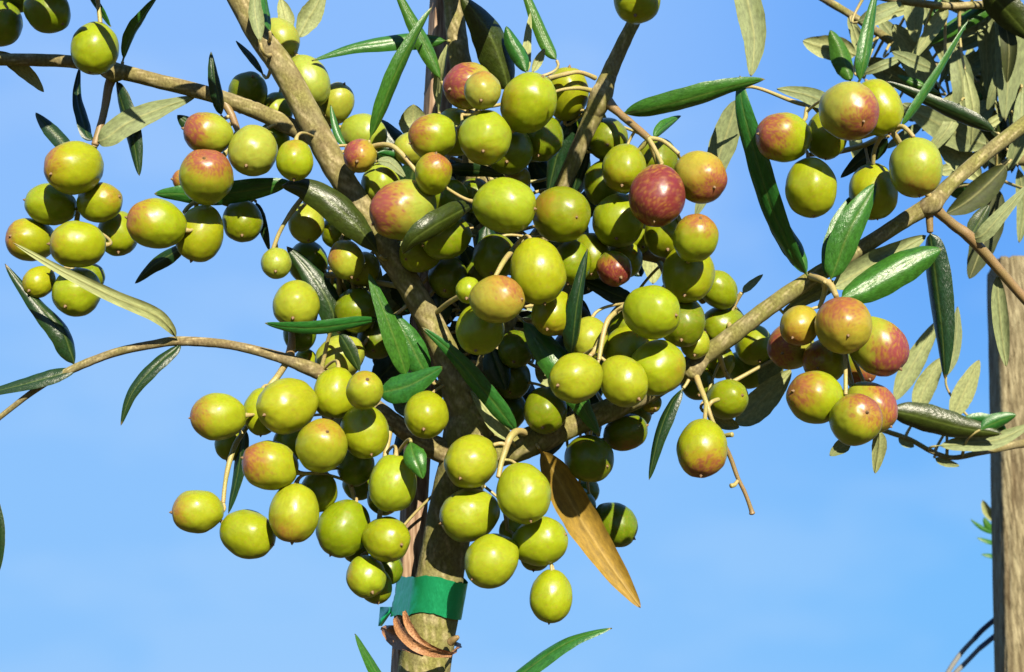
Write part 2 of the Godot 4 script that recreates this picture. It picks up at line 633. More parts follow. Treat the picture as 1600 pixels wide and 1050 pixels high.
func tree_wood() -> void:
	var low := P(655, 1100, 0)
	var root := Vector3(low.x - 0.02, 0.0, low.z - 0.01)
	olive_tree = thing("olive_tree", "young olive tree with a green tape round its trunk, full of fruit", "tree", root)
	fork_y = P(730, 745, 0).y
	var line := smooth_line(to_line([[655, 1100, 0, 42], [662, 1050, 0, 41], [677, 960, 0, 40], [691, 880, 0, 37], [706, 800, 0, 37], [724, 730, 0, 40], [737, 660, 0, 41], [738, 625, 0, 34], [728, 600, -0.3, 26]]), 8)
	var down := []
	for k in 24:
		var p := root.lerp(low, k / 24.0)
		down.append(Vector4(p.x, p.y, p.z, lerpf(0.019, line[0].w, k / 24.0)))
	var whole := down + line
	var trunk := node_of("trunk", [tube(whole, root, 44, bark_paint(0.6), 0.035)], ["bark"], olive_tree)
	remember(line, trunk)
	limb("bud", "", [[704, 1003, 1.6, 7], [711, 998, 1.8, 5], [716, 995, 1.9, 3]], trunk, 8, twig_paint, "stalk", 0.2, 4)
	var b0 := limb("branch", "leaning main branch with grey speckled bark", [[738, 665, 0, 33], [713, 598, 0.6, 26], [683, 525, 0.8, 21], [645, 455, 1, 20], [603, 387, 1.2, 20.5], [556, 312, 1.4, 20], [522, 258, 1.5, 20.5], [487, 190, 1.4, 21], [445, 112, 1.2, 20], [405, 55, 1, 18.5], [368, -10, 0.8, 17], [340, -70, 0.5, 16]], olive_tree, 26, bark_paint(0.1), "bark", 0.06)
	var b1 := limb("branch", "", [[738, 660, -0.5, 32], [765, 590, -1.2, 27], [778, 510, -1.8, 24], [768, 420, -2, 22], [748, 300, -2, 20], [730, 150, -1.6, 18], [717, 85, -1.4, 17], [711, 30, -1.6, 16], [700, -60, -2, 15]], olive_tree, 26, bark_paint(0.1), "bark", 0.06)
	var b2 := limb("branch", "", [[505, 222, 1.2, 13], [470, 206, 0.9, 14], [400, 173, 0.7, 13], [330, 148, 0.8, 12], [240, 125, 1, 11.5], [185, 111, 1, 12], [160, 104, 1, 11], [110, 96, 0.8, 10], [50, 94, 0.6, 10], [-40, 93, 0.4, 9]], olive_tree, 26, bark_paint(-0.1), "bark", 0.06)
	var b3 := limb("branch", "", [[772, 560, -1.5, 18], [805, 460, -1.2, 15], [846, 370, -0.4, 13], [880, 290, 0, 13], [906, 228, 0.4, 13], [928, 178, 0.6, 15], [940, 150, 0.7, 17], [952, 115, 0.7, 13], [975, 65, 0.6, 11], [1000, 15, 0.5, 10], [1030, -50, 0, 9]], olive_tree, 26, bark_paint(0.2), "bark", 0.06)
	var b4 := limb("branch", "", [[735, 712, 0.2, 32], [790, 702, 0.4, 25], [840, 686, 0.2, 23], [890, 665, -0.2, 20], [960, 637, -0.5, 18], [1030, 602, -0.3, 17], [1085, 566, 0.2, 15.5], [1140, 527, 0.6, 14], [1200, 481, 0.8, 13.5], [1270, 434, 1, 13], [1350, 385, 1, 12], [1420, 340, 1, 12.5], [1455, 318, 1, 14], [1485, 288, 0.8, 11.5], [1540, 240, 0.4, 11.5], [1625, 176, 0, 12]], olive_tree, 26, bark_paint(0.5), "bark", 0.06)
	var b5 := limb("branch", "", [[712, 712, 0.2, 22], [660, 690, 0.6, 17], [610, 655, 0.8, 14], [560, 616, 1, 13], [510, 588, 1.4, 12], [475, 572, 1.6, 11], [430, 556, 1.8, 8.5], [360, 539, 2, 7.2], [285, 533, 2, 7.5], [240, 538, 2, 7], [180, 551, 2, 6.6], [120, 574, 2, 6.5], [60, 606, 2, 5], [-20, 668, 2, 4]], olive_tree, 26, bark_paint(-0.3), "bark", 0.06)
	limb("twig", "", [[178, 118, 1, 9], [170, 135, 1.2, 7], [163, 175, 1.5, 6], [155, 205, 1.8, 6], [149, 226, 2, 6]], b2, 10, twig_paint, "stalk", 0.08, 6)
	limb("twig", "", [[345, 150, 0.8, 7], [362, 180, 1, 6], [372, 205, 1, 5]], b2, 10, twig_paint, "stalk", 0.08, 6)
	limb("twig", "", [[453, 556, 1.6, 8], [456, 535, 1.6, 6], [455, 512, 1, 5]], b5, 10, twig_paint, "stalk", 0.08, 6)
	limb("twig", "", [[1455, 318, 1, 14], [1468, 333, 0.9, 9], [1490, 352, 0.6, 8], [1514, 370, 0.4, 9], [1555, 415, 0, 8], [1620, 490, -0.5, 7]], b4, 10, twig_paint, "stalk", 0.08, 6)
	limb("twig", "", [[1455, 318, 1, 9], [1452, 340, 1, 6], [1453, 362, 1, 5]], b4, 10, twig_paint, "stalk", 0.08, 6)
	limb("twig", "", [[940, 150, 0.7, 12], [962, 172, 1.2, 7], [985, 192, 2, 6], [1013, 216, 3, 6]], b3, 10, twig_paint, "stalk", 0.08, 6)
	limb("twig", "", [[845, 360, -0.4, 10], [930, 375, -1, 8], [1000, 396, -1.2, 9], [1045, 412, -1, 9], [1100, 470, -1.5, 7]], b3, 10, twig_paint, "stalk", 0.08, 6)
	limb("fruit_stalk", "", [[1013, 216, 3, 4.2], [1024, 235, 3.5, 3.4], [1034, 256, 4.2, 3.4]], b3, 10, stalk_paint, "stalk", 0.08, 6)
	limb("fruit_stalk", "", [[1013, 216, 3, 4.2], [1035, 220, 3.2, 3.4], [1060, 240, 3.6, 3.4]], b3, 10, stalk_paint, "stalk", 0.08, 6)
	limb("fruit_stalk", "", [[1013, 216, 3, 3.4], [1005, 228, 2.8, 3.4], [994, 238, 2.6, 2.5]], b3, 10, stalk_paint, "stalk", 0.08, 6)
	limb("fruit_stalk", "", [[930, 122, 0.8, 4.2], [905, 113, 1.5, 3.4], [880, 117, 2, 3.4], [858, 122, 3, 3.4]], b3, 10, stalk_paint, "stalk", 0.08, 6)
	limb("fruit_stalk", "", [[925, 142, 0.8, 4.2], [905, 138, 1.5, 3.4], [880, 140, 2, 2.5], [860, 146, 2.5, 2.5]], b3, 10, stalk_paint, "stalk", 0.08, 6)
	limb("fruit_stalk", "", [[1085, 580, 0.5, 5.4], [1092, 600, 1.4, 4.8], [1103, 628, 2.4, 4], [1112, 655, 2.6, 3.4], [1128, 690, 2.4, 3.4]], b4, 10, stalk_paint, "stalk", 0.08, 6)
	limb("twig", "", [[1126, 685, 2.4, 3.6], [1140, 712, 2.2, 3.6], [1152, 745, 2.2, 3.4], [1164, 770, 2.2, 3.2], [1173, 795, 2.2, 3.6], [1175, 802, 2.2, 5]], b4, 10, twig_paint, "stalk", 0.08, 6)
	limb("fruit_stalk", "", [[1103, 630, 2.4, 3.4], [1102, 645, 3.2, 3.4], [1101, 658, 4, 3.4]], b4, 10, stalk_paint, "stalk", 0.08, 6)
	limb("fruit_stalk", "", [[1106, 636, 2.4, 3.4], [1112, 628, 2.4, 3.4], [1122, 624, 2, 3.4]], b4, 10, stalk_paint, "stalk", 0.08, 6)
	limb("fruit_stalk", "", [[1126, 682, 2.4, 3.4], [1136, 680, 2.8, 3.4], [1144, 679, 3, 4.2]], b4, 10, stalk_paint, "stalk", 0.08, 6)
	limb("fruit_stalk", "", [[1153, 750, 2.2, 2.5], [1148, 757, 2.4, 3.4], [1142, 759, 2.5, 4.2]], b4, 10, stalk_paint, "stalk", 0.08, 6)
	limb("fruit_stalk", "", [[680, 490, 1, 4.2], [700, 474, 2.5, 4.2], [718, 463, 3.6, 4.2], [733, 455, 4.5, 3.4]], b0, 10, stalk_paint, "stalk", 0.08, 6)
	limb("fruit_stalk", "", [[835, 372, 1, 4.2], [815, 376, 3, 4.2], [795, 398, 5, 4.2], [785, 412, 6, 4.2], [774, 432, 6.6, 3.4]], b1, 10, stalk_paint, "stalk", 0.08, 6)
	limb("fruit_stalk", "", [[985, 470, 2, 3.4], [966, 485, 4, 4.2], [950, 500, 5, 4.2], [942, 525, 5.4, 4.2], [936, 562, 5.8, 3.4]], b4, 10, stalk_paint, "stalk", 0.08, 6)
	limb("fruit_stalk", "", [[950, 503, 5, 3.4], [930, 545, 5, 3.4], [922, 556, 5.6, 3.4]], b4, 10, stalk_paint, "stalk", 0.08, 6)
	limb("fruit_stalk", "", [[385, 668, 2, 4.2], [368, 695, 2.6, 4.2], [358, 725, 3, 4.2], [352, 755, 3.2, 3.4], [349, 785, 3.4, 3.4]], b5, 10, stalk_paint, "stalk", 0.08, 6)
	limb("fruit_stalk", "", [[820, 676, 1.6, 5.9], [808, 674, 2.4, 5.9], [797, 684, 3.2, 5.9], [789, 705, 3.4, 5], [783, 725, 3.6, 4.2], [779, 745, 3.8, 4.2]], b4, 10, stalk_paint, "stalk", 0.08, 6)
	limb("fruit_stalk", "", [[792, 697, 3.3, 4.2], [783, 693, 3.4, 3.4], [772, 695, 3.4, 3.4]], b4, 10, stalk_paint, "stalk", 0.08, 6)
	limb("fruit_stalk", "", [[782, 742, 3.6, 3.4], [784, 775, 2.6, 3.4], [790, 805, 2.2, 3.4], [800, 850, 1.8, 3.4], [840, 866, 2.4, 2.5], [858, 872, 3, 2.5], [862, 893, 3.4, 2.5]], b4, 10, stalk_paint, "stalk", 0.08, 6)
	limb("fruit_stalk", "", [[1268, 432, 1.6, 6.4], [1283, 437, 2.6, 5.6], [1298, 447, 3.2, 5.8], [1306, 462, 4, 4.4]], b4, 10, stalk_paint, "stalk", 0.08, 6)
	limb("fruit_stalk", "", [[1290, 440, 3, 5], [1288, 458, 2.6, 4.2], [1280, 480, 2.4, 3.4]], b4, 10, stalk_paint, "stalk", 0.08, 6)
	limb("fruit_stalk", "", [[1306, 462, 3, 4.2], [1316, 500, 1.5, 4.2], [1320, 550, 3.4, 3.4], [1321, 585, 4.6, 3.4], [1321, 616, 5, 3.4]], b4, 10, stalk_paint, "stalk", 0.08, 6)
	limb("fruit_stalk", "", [[1368, 172, 3, 4.2], [1381, 190, 3, 5], [1392, 204, 3, 5], [1404, 222, 2.6, 5], [1430, 270, 1.6, 5], [1452, 308, 1.3, 5]], b4, 10, stalk_paint, "stalk", 0.08, 6)
	limb("fruit_stalk", "", [[1390, 203, 3, 4.2], [1408, 198, 3.6, 4.2], [1418, 204, 4, 3.4], [1427, 214, 4.3, 3.4]], b4, 10, stalk_paint, "stalk", 0.08, 6)
	limb("fruit_stalk", "", [[1380, 208, 3, 4.2], [1370, 225, 2.6, 3.4], [1365, 240, 2.4, 3.4], [1364, 256, 2.2, 3.4]], b4, 10, stalk_paint, "stalk", 0.08, 6)
	limb("fruit_stalk", "", [[1376, 205, 3, 3.4], [1320, 215, 1.5, 3.4], [1268, 165, 1, 3.4], [1258, 185, 1.6, 3.4], [1254, 190, 2, 3.4]], b4, 10, stalk_paint, "stalk", 0.08, 6)
	limb("fruit_stalk", "", [[480, 300, 1, 3.4], [461, 324, 1.6, 4.2], [447, 345, 2, 3.4], [436, 365, 2, 3.4], [427, 389, 2, 3.4]], b0, 10, stalk_paint, "stalk", 0.08, 6)
	limb("fruit_stalk", "", [[583, 229, 3, 4.2], [598, 226, 3.4, 4.2], [614, 229, 3.8, 4.2], [627, 240, 4, 4.2], [638, 252, 4.2, 4.2], [650, 268, 4.4, 3.4]], b0, 10, stalk_paint, "stalk", 0.08, 6)
	limb("fruit_stalk", "", [[149, 226, 2, 5], [136, 262, 0.8, 4.2], [124, 320, 0.6, 4.2], [116, 380, 0.2, 4.2], [112, 432, 0.6, 3.4]], b2, 10, stalk_paint, "stalk", 0.08, 6)
	limb("fruit_stalk", "", [[372, 205, 1, 4.2], [352, 240, 1.6, 4.2], [322, 300, 1.4, 4.2], [296, 322, 2.4, 3.4], [288, 332, 2.6, 3.4]], b2, 10, stalk_paint, "stalk", 0.08, 6)
	limb("fruit_stalk", "", [[322, 300, 1.4, 3.4], [350, 318, 0.6, 3.4], [380, 325, 0.4, 2.5]], b2, 10, stalk_paint, "stalk", 0.08, 6)
	limb("fruit_stalk", "", [[452, 560, 1.6, 5.9], [434, 588, 1.6, 5], [420, 606, 1.8, 5], [402, 640, 1.4, 4.2], [385, 668, 2, 4.2]], b5, 10, stalk_paint, "stalk", 0.08, 6)
	limb("fruit_stalk", "", [[505, 590, 1.4, 5.9], [520, 640, 1, 5], [535, 690, 1.2, 5], [545, 745, 2, 4.2], [560, 800, 2.4, 3.4]], b5, 10, stalk_paint, "stalk", 0.08, 6)
	limb("fruit_stalk", "", [[612, 658, 0.8, 5.9], [604, 700, 1.6, 5], [598, 760, 2.6, 4.2], [592, 815, 2.8, 4.2], [580, 860, 3, 3.4]], b5, 10, stalk_paint, "stalk", 0.08, 6)
	limb("twig", "", [[368, -10, 0.8, 14], [320, -70, 1.4, 12], [240, -80, 3, 10], [150, -70, 4.4, 9], [60, -75, 5.6, 8], [-30, -60, 6, 6]], b0, 10, twig_paint, "stalk", 0.08, 6)
	limb("twig", "", [[702, -40, -1.6, 14], [760, -85, 1, 10], [850, -110, 4, 9], [940, -110, 6, 7]], b1, 10, twig_paint, "stalk", 0.08, 6)
	limb("twig", "", [[700, -60, -2, 14], [620, -95, 1, 10], [520, -110, 4, 8], [430, -115, 6, 7]], b1, 10, twig_paint, "stalk", 0.08, 6)
	limb("twig", "", [[1030, -50, 0, 12], [1085, -95, 1, 9], [1150, -80, 0.6, 8], [1165, -45, -0.3, 6]], b3, 10, twig_paint, "stalk", 0.08, 6)
	limb("fruit_stalk", "", [[1390, 205, 3, 4.2], [1352, 226, 0.8, 4.2], [1305, 238, 0.6, 4.2], [1262, 242, 1, 3.4]], b4, 10, stalk_paint, "stalk", 0.08, 6)
	limb("fruit_stalk", "", [[1145, 524, 0.2, 5], [1138, 500, -1.4, 4.2], [1148, 474, -1.6, 4.2], [1158, 458, -1.4, 3.4]], b4, 10, stalk_paint, "stalk", 0.08, 6)
	limb("fruit_stalk", "", [[1120, 540, 0, 5], [1130, 575, -2.2, 4.2], [1142, 598, -2.6, 3.4]], b4, 10, stalk_paint, "stalk", 0.08, 6)
	limb("fruit_stalk", "", [[1013, 216, 3, 3.4], [1042, 300, 1.6, 3.4], [1062, 345, 2.2, 3.4], [1072, 388, 2, 3.4]], b3, 10, stalk_paint, "stalk", 0.08, 6)
	limb("fruit_stalk", "", [[1028, 405, -1.2, 5], [1042, 440, 1, 4.2], [1022, 460, 2.4, 4.2], [985, 470, 2, 3.4]], b3, 10, stalk_paint, "stalk", 0.08, 6)
	limb("fruit_stalk", "", [[1042, 440, 1, 4.2], [1062, 495, 0.4, 3.4], [1052, 540, 1, 3.4], [1000, 560, 2, 3.4]], b3, 10, stalk_paint, "stalk", 0.08, 6)
	limb("fruit_stalk", "", [[731, 150, -1.5, 5], [744, 178, 0.5, 4.2], [736, 176, 2.5, 4.2], [722, 180, 3.2, 3.4]], b1, 10, stalk_paint, "stalk", 0.08, 6)
	limb("fruit_stalk", "", [[728, 200, -1.6, 5], [690, 262, 0.5, 4.2], [676, 300, 2, 4.2], [668, 340, 2.4, 3.4]], b1, 10, stalk_paint, "stalk", 0.08, 6)
	limb("fruit_stalk", "", [[640, 450, 1, 5], [580, 440, -0.4, 4.2], [520, 430, -0.8, 4.2], [470, 440, 0, 3.4]], b0, 10, stalk_paint, "stalk", 0.08, 6)
	limb("twig", "", [[1030, -50, 0, 10], [1062, -125, 4, 8], [1050, -130, 8, 7], [1020, -115, 11, 6], [1005, -60, 12.2, 4]], b3, 10, twig_paint, "stalk", 0.08, 6)
	limb("twig", "", [[340, -70, 0.5, 10], [352, -118, 4, 8], [375, -104, 8.6, 7], [430, -82, 9.2, 6], [500, -52, 9.6, 5]], b0, 10, twig_paint, "stalk", 0.08, 6)
	limb("knot", "", [[160, 104, 1, 11], [176, 115, 1.4, 13], [190, 112, 1.2, 12]], b2, 18, bark_paint(0.0), "bark", 0.12, 6)
	limb("knot", "", [[1438, 330, 1, 12], [1456, 319, 1.2, 15.5], [1472, 302, 0.9, 11]], b4, 18, bark_paint(0.0), "bark", 0.12, 6)
	limb("knot", "", [[926, 182, 0.6, 13], [938, 152, 0.9, 17], [953, 118, 0.7, 12]], b3, 18, bark_paint(0.0), "bark", 0.12, 6)
	limb("knot", "", [[1100, 556, 0.3, 14], [1085, 575, 0.6, 16], [1079, 588, 0.8, 11]], b4, 18, bark_paint(0.0), "bark", 0.12, 6)
	limb("fruit_stalk", "", [[150, -70, 4.4, 5], [151, -30, 4.3, 4.2], [152, -10, 4, 4.2], [154, 10, 4, 3.4], [157, 36, 4.2, 3.4]], b2, 10, stalk_paint, "stalk", 0.08, 6)


func leaf(pts: Array, hw: float, roll: float, twist: float, sort: String, tree: Node3D) -> void:
	var origin := tree.position
	var line := []
	for q in pts:
		var v := P(q[0], q[1], q[2])
		line.append(Vector4(v.x, v.y, v.z, 0.0))
	var seed_at := Vector3(pts[0][0], pts[0][1], pts[0][2]) * 0.13
	var lot := fine.get_noise_3dv(seed_at * 7.0)
	var lot2 := rough.get_noise_3dv(seed_at * 5.0)
	var mid: Array = pts[pts.size() / 2]
	var wide := hw * unit(mid[2]) / maxf(absf(cos(deg_to_rad(roll))), 0.4)
	line = smooth_line(line, 9)
	var fold := -0.3 + 0.35 * rough.get_noise_3dv(seed_at * 11.0)
	var us := [-1.0, -0.82, -0.6, -0.34, -0.12, 0.0, 0.12, 0.34, 0.6, 0.82, 1.0]
	var vt := PackedVector3Array()
	var vb := PackedVector3Array()
	var ct := PackedColorArray()
	var cb := PackedColorArray()
	var uv := PackedVector2Array()
	var n := line.size()
	var green := Color(0.017, 0.105, 0.018).lerp(Color(0.042, 0.125, 0.012), clampf(0.5 + lot * 1.2, 0.0, 1.0))
	var silver := Color(0.165, 0.20, 0.085).lerp(Color(0.245, 0.27, 0.105), clampf(0.5 + lot2 * 1.2, 0.0, 1.0))
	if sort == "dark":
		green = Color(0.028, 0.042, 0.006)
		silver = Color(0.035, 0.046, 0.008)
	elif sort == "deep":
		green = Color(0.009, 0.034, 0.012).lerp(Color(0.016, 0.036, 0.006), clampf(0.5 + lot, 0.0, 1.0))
	elif sort == "yellow":
		green = Color(0.215, 0.138, 0.016)
		silver = Color(0.23, 0.145, 0.017)
	for i in n:
		var t := float(i) / (n - 1)
		var here := Vector3(line[i].x, line[i].y, line[i].z)
		var nx: Vector4 = line[mini(i + 1, n - 1)]
		var pv: Vector4 = line[maxi(i - 1, 0)]
		var dir := Vector3(nx.x - pv.x, nx.y - pv.y, nx.z - pv.z).normalized()
		var face := (cam_xf.origin - here)
		face = (face - dir * face.dot(dir)).normalized()
		face = face.rotated(dir, deg_to_rad(roll + twist * (t - 0.5) * 2.0))
		var side := dir.cross(face)
		var w := 0.07
		if t > 0.07:
			var s := (t - 0.07) / 0.93
			w = maxf(0.07 * (1.0 - s), pow(sin(PI * pow(s, 0.82)), 0.8))
		w *= wide * (1.0 + 0.035 * rough.get_noise_2d(t * 6.0 + seed_at.y, seed_at.x))
		var thick := 0.00018 + 0.00025 * (1.0 - t)
		for u: float in us:
			var curl := fold * u * u + (0.16 + 0.3 * lot2) * absf(u) * (1.0 - absf(u))
			var ripple := 0.05 * fine.get_noise_3d(t * 5.0 + seed_at.x, u * 1.2, seed_at.y)
			var at := here + side * u * w * (1.0 - 0.05 * u * u) + face * (curl + ripple) * w - origin
			var groove := -0.00022 * exp(-pow(u / 0.1, 2.0))
			var body := thick * (1.0 - u * u) + 0.00003
			vt.append(at + face * (body + groove))
			vb.append(at - face * (body - groove * 1.6))
			var mott := 1.0 + 0.22 * fine.get_noise_3d(t * 7.0, u * 2.5 + seed_at.x, seed_at.y)
			var rib := exp(-pow(u / 0.07, 2.0))
			var stem := clampf(1.0 - t / 0.09, 0.0, 1.0)
			var a := (green * mott).lerp(Color(0.11, 0.15, 0.035), 0.45 * rib).lerp(Color(0.27, 0.25, 0.08), stem * 0.8)
			var b := (silver * mott).lerp(Color(0.29, 0.28, 0.12), 0.5 * rib).lerp(Color(0.29, 0.26, 0.09), stem * 0.8)
			if sort == "yellow":
				a = (green * mott).lerp(Color(0.36, 0.25, 0.07), 0.4 * rib)
				b = (silver * mott).lerp(Color(0.37, 0.26, 0.08), 0.5 * rib)
			if t > 0.97:
				a = a.lerp(Color(0.2, 0.13, 0.05), 0.6)
				b = b.lerp(Color(0.2, 0.13, 0.05), 0.6)
			a.a = 1.0
			b.a = 1.0
			ct.append(a)
			cb.append(b)
			uv.append(Vector2(u * 0.5 + 0.5, t))
	var base := Vector3(line[0].x, line[0].y, line[0].z)
	var spot := nearest(base, tree)
	var arrays := [facing(vt, us.size(), ct, uv, vb), facing(vb, us.size(), cb, uv, vt)]
	var used := ["leaf_upper", "leaf_under"]
	var gap: float = base.distance_to(spot[0]) - spot[1]
	if gap > 0.0003:
		var start: Vector3 = base
		var dir0 := Vector3(line[0].x - line[2].x, line[0].y - line[2].y, line[0].z - line[2].z).normalized()
		arrays.append(link_tube(start, dir0, spot[0], 0.0008, minf(0.4, 0.006 / maxf(gap, 0.001)), origin))
		used.append("stalk")
	var o := node_of("leaf", arrays, used, spot[2] if spot[2].get_parent() == tree else spot[2].get_parent())
	if sort == "yellow":
		o.set_meta("label", "withered ochre yellow leaf hanging below the branch stub")


func facing(v: PackedVector3Array, cols: int, c: PackedColorArray, uv: PackedVector2Array, other: PackedVector3Array) -> Array:
	# the sheet with its normals away from the leaf's other side
	var a := sheet(v, cols, c, false, uv)
	var k := (v.size() / cols / 2) * cols + cols / 2
	if a[Mesh.ARRAY_NORMAL][k].dot(v[k] - other[k]) < 0.0:
		a = sheet(v, cols, c, false, uv, true)
	return a


func link_tube(start: Vector3, dir: Vector3, end: Vector3, radius: float, _k: float, origin: Vector3) -> Array:
	var gap := start.distance_to(end)
	var reach := minf(gap * 0.45, 0.012)
	var c1 := start + dir * reach
	var c2 := end + (start - end).normalized() * gap * 0.3 - cam_xf.basis.z * gap * 0.15
	var line := []
	var steps := clampi(int(gap / 0.002), 4, 16)
	for i in steps + 1:
		var t := float(i) / steps
		var p := start.bezier_interpolate(c1, c2, end, t)
		line.append(Vector4(p.x, p.y, p.z, radius * (1.0 + 0.5 * t * t)))
	return tube(line, origin, 7, stalk_paint)


# ---------------------------------------------------------------- fruit
func olive(x: float, y: float, a: float, b: float, ang: float, z: float, tone: float, blush: float, bdir: float, label: String, group: String) -> void:
	var u := unit(z)
	var lot := fine.get_noise_2d(x * 0.37, y * 0.41)
	var p := maxf(a / b, 1.0)
	var k := maxf(1.17 + 0.08 * lot, p * 1.012)
	var s := clampf(sqrt(maxf(p * p - 1.0, 0.0) / (k * k - 1.0)), 0.12, 1.0)
	var r := deg_to_rad(ang)
	var axis := cam_xf.basis * Vector3(cos(r) * s, -sin(r) * s, sqrt(maxf(0.0, 1.0 - s * s))).normalized()
	var minor := b * u
	var major := k * b * u
	var at := P(x, y, z)
	var side := axis.cross(cam_xf.basis.x + cam_xf.basis.y * 0.37).normalized()
	var basis_ := Basis(side, axis, side.cross(axis))
	var o := thing("olive", label, "olive", at, group)
	o.basis = basis_
	var rows := 44
	var cols := 64
	var v := PackedVector3Array()
	var c := PackedColorArray()
	var blush_to := cam_xf.basis * Vector3(cos(deg_to_rad(bdir)) * 0.86, -sin(deg_to_rad(bdir)) * 0.86, 0.5)
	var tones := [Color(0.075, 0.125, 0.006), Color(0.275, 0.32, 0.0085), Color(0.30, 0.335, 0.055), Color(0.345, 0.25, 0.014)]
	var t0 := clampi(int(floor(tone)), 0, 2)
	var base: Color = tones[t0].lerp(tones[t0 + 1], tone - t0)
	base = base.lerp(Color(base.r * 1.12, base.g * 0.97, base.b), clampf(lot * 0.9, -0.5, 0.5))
	var off := Vector3(x, y, 0) * 0.071
	var edge := 1.22 - 1.45 * blush
	for i in rows + 1:
		var th := PI * i / rows
		for j in cols + 1:
			var ph := TAU * (j % cols) / cols
			var d := Vector3(sin(th) * cos(ph), -cos(th), sin(th) * sin(ph))
			var egg := 1.0 + 0.05 * d.y
			var lump := 1.0 + 0.03 * rough.get_noise_3dv(d * 0.9 + off) + 0.008 * rough.get_noise_3dv(d * 2.6 + off)
			var q := Vector3(d.x * minor * egg, d.y * major, d.z * minor * egg) * lump
			q.y += 0.05 * major * exp(-pow(th / 0.2, 2.0))
			q.y -= 0.018 * major * exp(-pow((PI - th) / 0.26, 2.0))
			v.append(q)
			var seen := basis_ * d
			var big := fine.get_noise_3dv(d * 1.6 + off)
			var mid := fine.get_noise_3dv(d * 7.0 + off)
			var tiny := rough.get_noise_3dv(d * 22.0 + off)
			var col := base * (1.0 + 0.10 * big + 0.04 * mid)
			col = col.lerp(Color(0.185, 0.265, 0.012), clampf(0.22 * big + 0.10 * mid, 0.0, 0.3))
			if blush > 0.0:
				var m := smoothstep(edge - 0.6, edge + 0.6, seen.dot(blush_to) + 0.22 * big + 0.16 * mid + 0.12 * tiny)
				var deep := smoothstep(0.5, 1.05, m + 0.34 * mid + 0.26 * tiny)
				col = col.lerp(Color(0.31, 0.125, 0.025), clampf(m * 1.1, 0.0, 0.85))
				col = col.lerp(Color(0.225, 0.036, 0.06) if blush < 0.8 else Color(0.155, 0.014, 0.032), deep * clampf(blush * 1.5, 0.0, 0.9))
			var spot := smoothstep(0.52, 0.8, rough.get_noise_3dv(d * 26.0 + off * 3.0))
			col = col.lerp(Color(0.28, 0.17, 0.04) if blush < 0.8 else Color(0.36, 0.17, 0.08), spot * 0.3)
			var rim := exp(-pow(th / 0.24, 2.0))
			col = col.lerp(Color(0.28, 0.23, 0.04), rim * 0.5)
			var foot := exp(-pow((PI - th) / 0.13, 2.0))
			col = col.lerp(Color(0.25, 0.15, 0.035), foot * 0.5)
			col.a = 1.0
			c.append(col)
	node_of("flesh", [sheet(v, cols + 1, c, true)], ["olive_skin"], o)
	# the dry point at the tip
	var nub := []
	for w in [[-0.0005, 0.0009], [0.0001, 0.0008], [0.0005, 0.0005], [0.0010, 0.00022]]:
		nub.append(Vector4(0.0, major * 0.985 + w[0], 0.0, w[1]))
	node_of("tip", [tube(nub, Vector3.ZERO, 8, stalk_paint)], ["olive_tip"], o)
	# the fruit's own stalk, down into the hollow at its other end and back to the nearest wood
	var start := at - axis * major * 0.93
	var spot2 := nearest(start, olive_tree, 0.8)
	var end: Vector3 = spot2[0]
	var gap := start.distance_to(end)
	var line := []
	var c1 := start - axis * minf(0.009, gap * 0.5)
	var c2 := end + (start - end).normalized() * gap * 0.3 - cam_xf.basis.z * gap * 0.2 + Vector3.UP * gap * 0.1
	var steps := clampi(int(gap / 0.002), 5, 20)
	var inv := o.transform.affine_inverse()
	for i in steps + 1:
		var t := float(i) / steps
		var w := inv * start.bezier_interpolate(c1, c2, end, t)
		line.append(Vector4(w.x, w.y, w.z, 0.0007 + 0.0007 * exp(-t * 12.0)))
	node_of("stalk", [tube(line, Vector3.ZERO, 8, stalk_paint)], ["stalk"], o)


